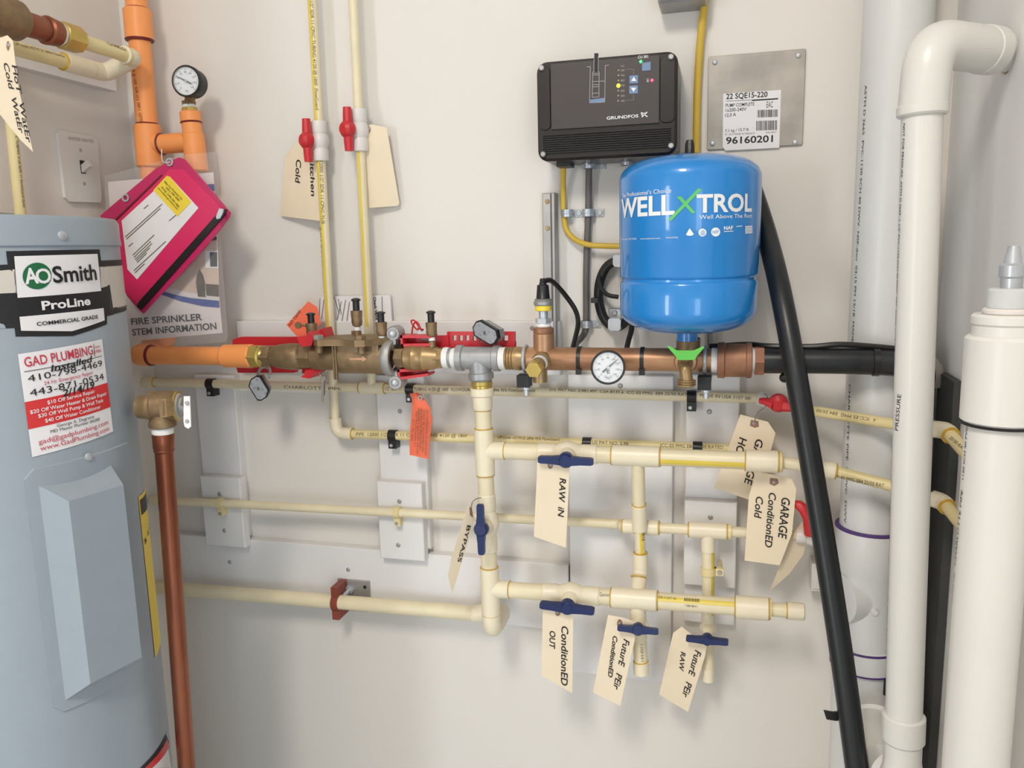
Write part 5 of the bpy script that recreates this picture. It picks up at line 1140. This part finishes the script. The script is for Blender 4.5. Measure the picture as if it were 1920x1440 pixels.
t.part('gauge_tee', MB().rseg(gy(250), gy(322), ro * .98, .002, 28), M_orange); t.part('gauge_riser', MB().seg(gy(215), gy(255), ro * .86), M_orange); t.part('gauge_adapter', MB().rseg(gy(209), gy(230), ro * .92, .002, 28), M_orange); t.part('cement_ring', MB().lathe(gy(228), gx, [(0, ro * .9), (.002, ro * .97), (.003, ro * .9)], 24), M_primer)
t.part('brass_insert', MB().seg(gy(202), gy(211), ro * .70, n=8), M_brassy); t.part('thread_tape', MB().seg(gy(197), gy(202), ro * .62), M_tape); t.part('hex_nut', MB().seg(gy(190), gy(198), ro * .66, n=6), M_bronze)
# lower jog of the orange pipe
j0 = wy(640); j1 = V((j0.x - .04, j0.y, j0.z - .004)); t.part('jog_elbow', MB().tube(bend([j0 + UPV * .03, j0, j1, V((mx(258).x, -.06, mx(258).z + .004))], .025), ro * 1.0, 24), M_orange)
gc = P(349, 152, OO + .028); gr = 29 * mpp(gc)
t = gauge('round black gauge with white dial on the orange pipe', gc, V((.12, -1, .0)), gr, 152, .030, stem=1)
t.part('stem', MB().seg(gy(194), gc + V((0, .016, -.01)), .0085, n=14), M_bronze)
# =================================================================== information sheet and pink pouch
t = Thing('information_sheet', 'fire sprinkler information sheet in a clear bag hanging on the wall', 'sign')
pl = Plane(P(330, 480, .098), V((.06, -1, .04)))
q = t.part('sheet', spoly(MB(), pl, [(202, 341), (400, 323), (406, 420), (411, 560), (417, 624), (244, 640), (215, 500)], 0, .001), M_sheet)
def ip(pxs, m, nm, e=.0006): t.part(nm, spoly(MB(), pl, pxs, e, .0003), m, q)
ip([(300, 470), (380, 432), (405, 424), (410, 556), (352, 548), (300, 535)], M_house, 'house_photo'); ip([(300, 545), (330, 553), (360, 559), (411, 564), (412, 577), (380, 574), (340, 565), (296, 550)], M_skyb, 'blue_band', .0010)
ip([(372, 556), (368, 530), (370, 515), (375, 505), (381, 515), (385, 530), (386, 557)], M_dkgr, 'shrub_print', .0012); ip([(386, 532), (411, 534), (411, 556), (388, 554)], M_dkgr, 'porch_print', .0012); ip([(385, 470), (409, 470), (410, 503), (386, 502)], M_paper, 'window_print', .0010); ip([(394, 473), (408, 473), (408, 500), (395, 500)], M_dkgrey, 'window_panes', .0013); ip([(392, 446), (407, 444), (407, 450), (388, 453)], M_ink, 'roof_line', .0012)
ip([(385, 346), (402, 345), (403, 358), (387, 357)], M_skyb, 'blue_band', .0010)
for s, A, B in (('FIRE SPRINKLER', (247, 609), (380, 600)), ('STEM INFORMATION', (249, 629), (407, 617))): t.part('lettering', stext(MB(), pl, s, A, B, 12, .0009, .02), M_ink, q, flat=True)
pb_ = Plane(P(330, 480, .101), V((.06, -1, .04))); t.part('clear_bag', spoly(MB(), pb_, [(196, 330), (345, 290), (404, 285), (410, 330), (416, 480), (428, 632), (424, 641), (240, 655), (205, 500)], .001, .0006), M_clear)
t = Thing('zip_pouch', 'pink vinyl zip pouch hanging at an angle over the information sheet', 'pouch')
pl = Plane(P(320, 420, .122), V((.08, -1, .06)))
q = t.part('back', spoly(MB(), pl, [(188, 404), (292, 316), (318, 302), (336, 295), (345, 298), (385, 344), (431, 398), (429, 407), (416, 425), (385, 462), (340, 512), (300, 553), (268, 588), (258, 578), (238, 555), (205, 470)], 0, .004), M_pink2)
pw = t.part('front_panel', spoly(MB(), pl, [(214, 420), (318, 318), (345, 318), (420, 394), (261, 572), (232, 545)], .001, .001), M_pink, q)
pap = t.part('paper_insert', spoly(MB(), pl, [(229, 414), (319, 331), (373, 390), (258, 524), (240, 505)], .0016, .0004), M_paper, q)
yl = t.part('yellow_card', spoly(MB(), pl, [(314, 330), (319, 331), (360, 379), (334, 406), (289, 357)], .0024, .0004), M_yel, q)
t.part('zip', spoly(MB(), pl, [(418, 391), (426, 393), (424, 402), (266, 581), (258, 574), (262, 566)], .003, .002), M_black, q); zp = Plane(P(412, 402, .127), V((.08, -1, .06)))
t.part('zip_pull', spoly(MB(), zp, [(412, 391), (420, 392), (419, 398), (413, 410), (407, 411), (406, 406)], .002, .002), M_zinc, q)
for x, y in ((236.5, 371), (319, 304)):
    u, v = pl.hit(x, y); t.part('grommet', MB().lathe(pl.pos(u, v, .001), pl.n, [(0, .004), (0, .0072), (.0015, .0072), (.0015, .004)], 18, cap=False), M_zinc, q)
t.part('fold_line', spoly(MB(), pl, [(216, 412), (304, 327), (306, 329), (218, 414)], .0022, .0004), M_primer, q)
def yt(s, A, B, h, e=.003): t.part('printed_lettering', stext(MB(), pl, s, A, B, h, e, .0), M_ink, yl, flat=True)
yt('Miller Fire Protection, Inc.', (309, 342), (343, 376), 4); yt('(301) 790 5060', (312, 353), (337, 378), 4); yt('(local), (240) 500 1000', (304, 352), (336, 390), 4); yt('www.millerfireprotection.com', (297, 353), (334, 394), 3.5)
bt = MB()
for (x0, y0, x1, y1) in ((236, 444, 305, 382), (238, 448, 302, 390), (242, 462, 250, 455), (250, 478, 290, 440), (252, 482, 284, 452), (254, 486, 286, 456), (256, 489, 282, 464), (258, 492, 276, 474), (252, 507, 312, 452), (254, 511, 272, 494), (271, 391, 279, 384), (318, 414, 334, 400)):
    spoly(bt, pl, [(x0, y0), (x1, y1), (x1 + .8, y1 + 1.1), (x0 + .8, y0 + 1.1)], .0022)
t.part('printed_lines', bt, M_print, pap, flat=True)
t.part('hang_wire', MB().tube(spline([P(319, 304, .126), P(310, 305, .12), P(304, 300, .10), P(303, 280, .085)], 6), .0009, 6), M_tape)
# =================================================================== left wall fittings
lw = Plane(V((XL + .006, -.3, 1.6)), V((1, 0, 0)))
t = Thing('light_switch', 'white light switch plate marked water heater on the left wall', 'switch')
q = t.part('plate', spoly(MB(), lw, [(108, 249), (113, 243), (176, 257), (184, 266), (191, 372), (188, 380), (131, 378), (123, 370)], 0, .0058), M_white)
def wtx(s, A, B, h, m): t.part('handwriting', stext(MB(), lw, s, A, B, h, .0004, .01), m, q, flat=True)
wtx('WATER HEATER', (128, 262), (176, 268), 6, M_gprint)
t.part('toggle_slot', spoly(MB(), lw, [(149, 300), (158, 302), (161, 326), (152, 325)], .0006, .0004), M_ink, q)
tg = PX(156, 316, XL + .007); t.part('toggle', MB().box(tg + V((.006, 0, .003)), V((.009, 0, .005)), V((0, .004, 0)), V((-.003, 0, .005))), M_offw, q)
for x, y in ((151, 281.5), (158, 344)): t.part('screw', MB().lathe(PX(x, y, XL + .006), V((1, 0, 0)), [(0, .0034), (.001, .0026)], 12), M_gprint, q)
# board of the left wall
THINGS.remove([x for x in THINGS if x.label and x.label.startswith('white board at upper left')][0])
bq = Plane(V((XL + .019, -.2, 1.7)), V((1, 0, 0)))
t = Thing('mounting_board', 'white board at upper left behind the brown copper union', 'board', 'white painted mounting boards on the wall')
t.part('plank', spoly(MB(), bq, [(-140, 30), (-140, 79), (219, 171), (213, 88)], 0, .0185), M_board)
fx = XL + .115; bx_ = XL + .052; rq = .0112
f0, f1 = PX(-60, 22, fx), PX(243, 106, fx); fxn = (f1 - f0).normalized()
f1 = V((fx, f1.y, f1.z)); f0 = V((fx, f0.y, f1.z)); fxn = V((0, 1, 0))
t = Thing('heater_supply', 'brown copper union and cream pipe loop at the upper left corner', 'pipe')
def fxp(x): return at_x(f0, f1, x)
def flp(items, n=26): b_ = fxp(items[0][0]); return MB().lathe(b_, fxn, [((fxp(x) - b_).dot(fxn), r) for x, r in items], n)
t.part('cream_pipe', MB().seg(fxp(140), f1, rq), M_ypipe)
t.part('brass_hex', flp([(112, .0165), (114, .0205), (146, .0205), (149, .0150)], 8), M_brassy); t.part('thread_tape', flp([(104, .0165), (113, .0165)]), M_tape)
t.part('copper_union', flp([(-60, .020), (0, .024), (34, .024), (42, .018), (84, .017), (86, .021), (106, .019)]), M_copper); t.part('dark_coupling', flp([(-60, .028), (30, .028), (40, .022)]), M_bronze)
k1_ = V((bx_, f1.y + .012, f1.z - .020))
t.part('elbow', MB().tube(bend([fxp(232), f1 + V((0, .012, 0)), k1_, V((bx_, f1.y - .02, k1_.z))], .028), rq * 1.32, 20), M_cpvc2); glue(t, fxp(236), fxn, rq * 1.3)
kb = V((bx_, -.75, k1_.z)); kb2 = V((bx_, f1.y - .01, k1_.z))
bp2 = t.part('back_pipe', MB().seg(kb, kb2, rq), M_ypipe)
fit(t, 'coupling', at_x(kb, kb2, 118), at_x(kb, kb2, 172), rq * 1.32)
ptext(t, bp2, f0, f1, rq, 'CHARLO', (203, 84), (237, 96), 8, M_ink); ptext(t, bp2, kb, kb2, rq, 'UP-code ASTM D 2846 FlowGu', (28, 84), (122, 108), 6)
t = Thing('water_pipe', 'thin cream vertical pipe on the left wall behind the heater top', 'pipe', 'thin cream supply pipes')
lx = XL + .03; q = t.part('pipe', MB().seg(PX(8, 110, lx), PX(55, 560, lx), R12), M_ypipe); t.part('tee', MB().seg(PX(6, 100, lx), PX(12, 150, lx), R12 * 1.35), M_cpvc2)
ptext(t, q, PX(8, 110, lx), PX(55, 560, lx), R12, 'CPVC TUBING 4120 SDR 11 FlowGuard Gold', (27, 240), (43, 388), 5, M_ink)
pl = Plane(PX(15, 150, XL + .16), V((.75, -.75, .0)))
tag('cream card tag reading HOT WATER COLD WATER hanging from the copper union', [(-12, 75), (14, 66), (24, 76), (28, 110), (36, 170), (62, 285), (38, 262), (-12, 200)], pl, (16, 84), [('HoT  WatEr', (22, 122), (50, 268), 8, .012), ('Cold  WatEr', (6, 118), (36, 250), 8, .012)], patch=circle_px(15, 86, 3, 9), wire=[(15, 84, .50), (16, 70, .50), (17, 52, .50)] if False else None)
# =================================================================== right hand pipes
# drain stack on the back wall
DS = .050; s0_, s1_ = P(1688, -40, DS), P(1620, 1400, DS); rd = 61 * mpp(P(1660, 600, DS)) * .955
t = Thing('drain_stack', 'wide white drain pipe with purple-ringed fitting in the corner', 'pipe')
s1_.x = s0_.x; s0_ = V((s0_.x, s0_.y, ZC)); sx_ = (s1_ - s0_).normalized()
def sy(y): return at_y(s0_, s1_, y)
sp_ = t.part('pipe', MB().seg(s0_, sy(1345), rd, n=40), M_whitec)
q = t.part('cleanout_tee', MB().lathe(sy(985), sx_, [(0, rd * 1.1), (.003, rd * 1.13), ((sy(1060) - sy(985)).length, rd * 1.13), ((sy(1068) - sy(985)).length, rd * 1.05), ((sy(1200) - sy(985)).length, rd * 1.05), ((sy(1203) - sy(985)).length, rd * 1.12), ((sy(1240) - sy(985)).length, rd * 1.12), ((sy(1244) - sy(985)).length, rd * 1.02)], 40), M_whitec)
for y, k in ((985, 1.135), (1202, 1.125), (1240, 1.125)): t.part('primer_ring', MB().lathe(sy(y), sx_, [(-.001, rd), (0, rd * k), (.003, rd * k), (.005, rd)], 40), M_purple, q)
cc = sy(1112); t.part('cleanout_boss', MB().lathe(cc, V((-.85, -.5, 0)), [(0, rd * .95), (rd * 1.12, rd * .85), (rd * 1.14, rd * .7)], 30), M_whitec, q)
for x, y in ((1593, 1107), (1640, 1075), (1640, 1148)):
    cs = Cyl(s0_, sx_, rd * 1.05); u, v = cs.hit(x, y); p = cs.pos(u, v, 0); t.part('boss_dot', MB().lathe(p, (p - cs.c) - cs.ax * (p - cs.c).dot(cs.ax), [(-.002, .005), (.003, .0045)], 12), M_white, q)
ptext(t, sp_, s0_, s1_, rd, 'ASTM D 2665  PVC-1120 SCH 40 DWV  NSF-dwv  03:15 PM 12/18  MADE IN U.S.A.', (1622, 160), (1594, 700), 6, M_ink); ptext(t, sp_, s0_, s1_, rd, 'CHARLOTTE PIPE  3" PVC  DWV', (1592, 720), (1583, 980), 6, M_ink)
# tall thin white pipe with elbow into the right wall
TO = .31; u0_, u1_ = P(1731, 150, TO), P(1694.5, 1345, TO); rt = 38.5 * mpp(P(1712, 700, TO)) * .89
t = Thing('vent_pipe', 'tall white pipe with an elbow turning into the right wall', 'pipe')
def uy(y): return at_y(u0_, u1_, y)
ux_ = (u1_ - u0_).normalized()
pp = t.part('pipe', MB().seg(uy(200), u1_, rt, n=36), M_white)
ek = PX(1893, 100, XR + .002); ec = V((u0_.x + .004, u0_.y, ek.z))
ek = V((XR + .004, ek.y, ek.z))
path = bend([uy(214), uy(214) + (ec - uy(214)) * .12, ec, on(ec, ek, .75)], .055, 10)
t.part('elbow', MB().tube(path, rt * 1.2, 32), M_white); lp0 = uy(222)
t.part('elbow_lip', MB().rseg(uy(196), uy(218), rt * 1.24, .002, 36), M_white); d_ = (ek - ec).normalized(); l0 = on(ec, ek, .62); t.part('elbow_lip', MB().rseg(l0, l0 + d_ * .022, rt * 1.25, .002, 36), M_white)
t.part('wall_stub', MB().seg(on(ec, ek, .6), ek, rt, n=32), M_white); t.part('wall_caulk', MB().lathe(ek - V((.006, 0, 0)), V((1, 0, 0)), [(0, rt * 1.02), (.002, rt * 1.08), (.005, rt * 1.12)], 24), M_brass)
ptext(t, pp, u0_, u1_, rt, 'PRESSURE', (1684, 808), (1690, 740), 9, M_ink)
ptext(t, pp, u0_, u1_, rt, 'NOT FOR PRESSURE  ASTM D 2665  1 1/2" PVC-1120 SCH 40 DWV  NSF  CHARLOTTE PIPE  MADE IN U.S.A.', (1694, 232), (1675, 735), 6, M_ink); ptext(t, pp, u0_, u1_, rt, 'CHARLOTTE PIPE 1 1/2" PVC-1120 SCH 40 PIPE ASTM D 1785  280 PSI @ 73F  NSF-dwv  MADE IN U.S.A.', (1673, 815), (1656, 1330), 6, M_ink)
bl_ = MB()
for k in range(4): spoly(bl_, Cyl(u0_, ux_, rt * 1.245), [(1712 + k * 2.6, 147 - k * 1.0), (1713.4 + k * 2.6, 146.5 - k * 1.0), (1717.4 + k * 2.6, 139.5 - k * 1.0), (1716 + k * 2.6, 140 - k)], .001)
# fitting at its foot
f0_ = u1_; t.part('foot_socket', MB().lathe(uy(1338), ux_, [(0, rt * 1.08), (.002, rt * 1.18), (.034, rt * 1.18), (.038, rt * 1.04), (.06, rt * 1.03), (.075, rt * 1.1), (.10, rt * 1.5)], 36), M_white)
hb_ = P(1680, 1470, TO); t.part('foot_tee', MB().seg(hb_ + V((-.006, .03, .0)), hb_ + V((.03, -.03, -.004)), rt * 1.2, n=32), M_white); t.part('foot_riser', MB().seg(V((hb_.x, hb_.y, 0)), hb_, rt * 1.05, n=32), M_white)
t = Thing('drain_elbow', 'curved white drain elbow joining the stack behind the black hose', 'pipe fitting')
g0 = sy(1330); gp_ = [g0 + UPV * .02, P(1640, 1350, .10), P(1640, 1390, .19), P(1660, 1450, .27)]
t.part('sweep', MB().tube(spline(gp_, 8), rd * .86, 32), M_white); t.part('hub', MB().tube([on(gp_[1], gp_[2], .35), on(gp_[1], gp_[2], .8)], rd * 1.0, 32), M_white); t.part('stack_foot', MB().seg(V((s0_.x, s0_.y, 0)), g0, rd * .98, n=32), M_whitec)
# big right cylinder
qc = PX(1850, 1125, XR - .052); rq_ = 66 * mpp(qc) * .86
q0 = PX(1888, 640, XR - .055); q1 = PX(1828, 1440, XR - .052)
t = Thing('white_standpipe', 'thick white standpipe with stacked cap at the right edge', 'pipe')
def qy(y): return at_y(q0, q1, y)
qx_ = (q1 - q0).normalized(); qb_ = q0 + qx_ * ((q0.z - .0) / -qx_.z)
qp = t.part('pipe', MB().seg(qy(640), qb_, rq_, n=40), M_white)
t.part('coupling', MB().rseg(qy(628), qy(792), rq_ * 1.16, .003, 40), M_white); t.part('cement_line', MB().lathe(qy(790), qx_, [(0, rq_ * 1.10), (.001, rq_ * 1.165), (.0025, rq_ * 1.15), (.0035, rq_)], 40), M_ink)
t.part('collar', MB().rseg(qy(607), qy(632), rq_ * .98, .002, 36), M_white); t.part('cap_rim', MB().rseg(qy(588), qy(609), rq_ * 1.02, .002, 36), M_white); t.part('cap_ring', MB().rseg(qy(577), qy(590), rq_ * .74, .002, 12), M_offw); t.part('clear_bushing', MB().rseg(qy(540), qy(580), rq_ * .62, .002, 30), M_frost); t.part('chrome_fitting', MB().lathe(qy(542), -qx_, [(0, rq_ * .30), (.010, rq_ * .30), (.012, rq_ * .36), (.022, rq_ * .36), (.024, rq_ * .26), (.04, rq_ * .16)], 20), M_zinc)
ptext(t, qp, q0, q1, rq_, 'CHARLOTTE PIPE', (1792, 1062), (1806, 920), 9, M_ink); ptext(t, qp, q0, q1, rq_, '1120 SCH 40 PVC', (1807, 900), (1815, 800), 7, M_ink); ptext(t, qp, q0, q1, rq_, 'ASTM D 1785', (1786, 1130), (1791, 1075), 5, M_ink)
# black stuff in the corner
t = Thing('corner_pipe', 'black taped pipe running down the corner behind the white pipes', 'pipe')
ka = P(1752, 700, .07); ka.x = min(ka.x, XR - .05); 
kz = P(1752, 765, .07).z
t.part('pipe', MB().tube(bend([on(b2, P(1690, 681, .115), .7), P(1722, 700, .10), V((ka.x, ka.y, kz)), V((ka.x, ka.y, .02))], .03), .024, 24), M_hose)
t.part('tape_wrap', MB().lathe(V((ka.x, ka.y, kz - .01)), -UPV, [(0, .026), (.008, .029), (.05, .028), (.06, .026)], 20), M_blackr)
wz = P(1765, 724, .07); t.part('grey_wrap', MB().lathe(V((min(wz.x, XR - .030), wz.y, wz.z)), UPV, [(0, .024), (.008, .026), (.030, .023), (.042, .014), (.046, .004)], 20), M_wrap, label='grey plastic wrapped over the bend')
t = Thing('dark_grey_strip', 'dark grey strip against the right wall beside the corner pipe', 'sheet')  # thin dark grey slab flat against the right wall
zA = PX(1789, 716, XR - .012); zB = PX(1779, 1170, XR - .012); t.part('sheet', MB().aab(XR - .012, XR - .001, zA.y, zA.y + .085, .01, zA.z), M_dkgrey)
# black hose in front
t = Thing('black_hose', 'stiff black hose slanting down in front of the pipes from behind the tank', 'hose')
hp_ = [P(1398, 318, .024), P(1440, 450, .085), P(1476, 610, .165), P(1536, 960, .225), P(1578, 1230, .262), P(1612, 1480, .29)]
rh = 22 * mpp(P(1510, 800, .195)) * .93
sh_ = t.part('tube', MB().tube(spline(hp_, 10), rh, 28), M_hose)
t.part('strap', spoly(MB(), Plane(P(1560, 1345, .27), V((.2, -1, 0))), [(1545, 1333), (1563, 1336), (1575, 1335), (1580, 1350), (1568, 1352), (1550, 1349)], 0, .003), M_black)
pd_ = P(1612, 1480, .29); dd_ = (hp_[-1] - hp_[-2]).normalized(); e_1 = pd_ + dd_ * .05; t.part('lower_tube', MB().tube(bend([pd_ - dd_ * .01, e_1, V((e_1.x - .004, e_1.y - .02, .02))], .03), rh, 20), M_hose)
# =================================================================== room things behind the viewer
t = Thing('ceiling_lamp', 'flat white ceiling lamp behind the viewer', 'lamp'); t.part('housing', MB().aab(LX - .2, LX + .2, LY - .45, LY + .45, ZC - .05, ZC), M_white); t.part('diffuser', MB().aab(LX - .18, LX + .18, LY - .43, LY + .43, ZC - .056, ZC - .05), M_lamp)
def opening(name, x0, x1, z0, z1, nx):
    t = Thing(name, kind='structure'); y = YR; w = .06
    fr = MB(); fr.aab(x0 - w, x0, y, y + .03, z0 - w, z1 + w); fr.aab(x1, x1 + w, y, y + .03, z0 - w, z1 + w); fr.aab(x0, x1, y, y + .03, z1, z1 + w); fr.aab(x0, x1, y, y + .03, z0 - w, z0)
    t.part('frame', fr, M_white)
    for k in range(nx): t.part('pane', MB().aab(x0 + (x1 - x0) * k / nx + .01, x0 + (x1 - x0) * (k + 1) / nx - .01, y + .002, y + .010, z0, z1), M_glassd)
opening('window_1', .1, 2.1, .15, 1.85, 4); opening('door_1', -2.75, -1.95, .15, 2.15, 1)
# =================================================================== assemble
for t in THINGS: build(t)
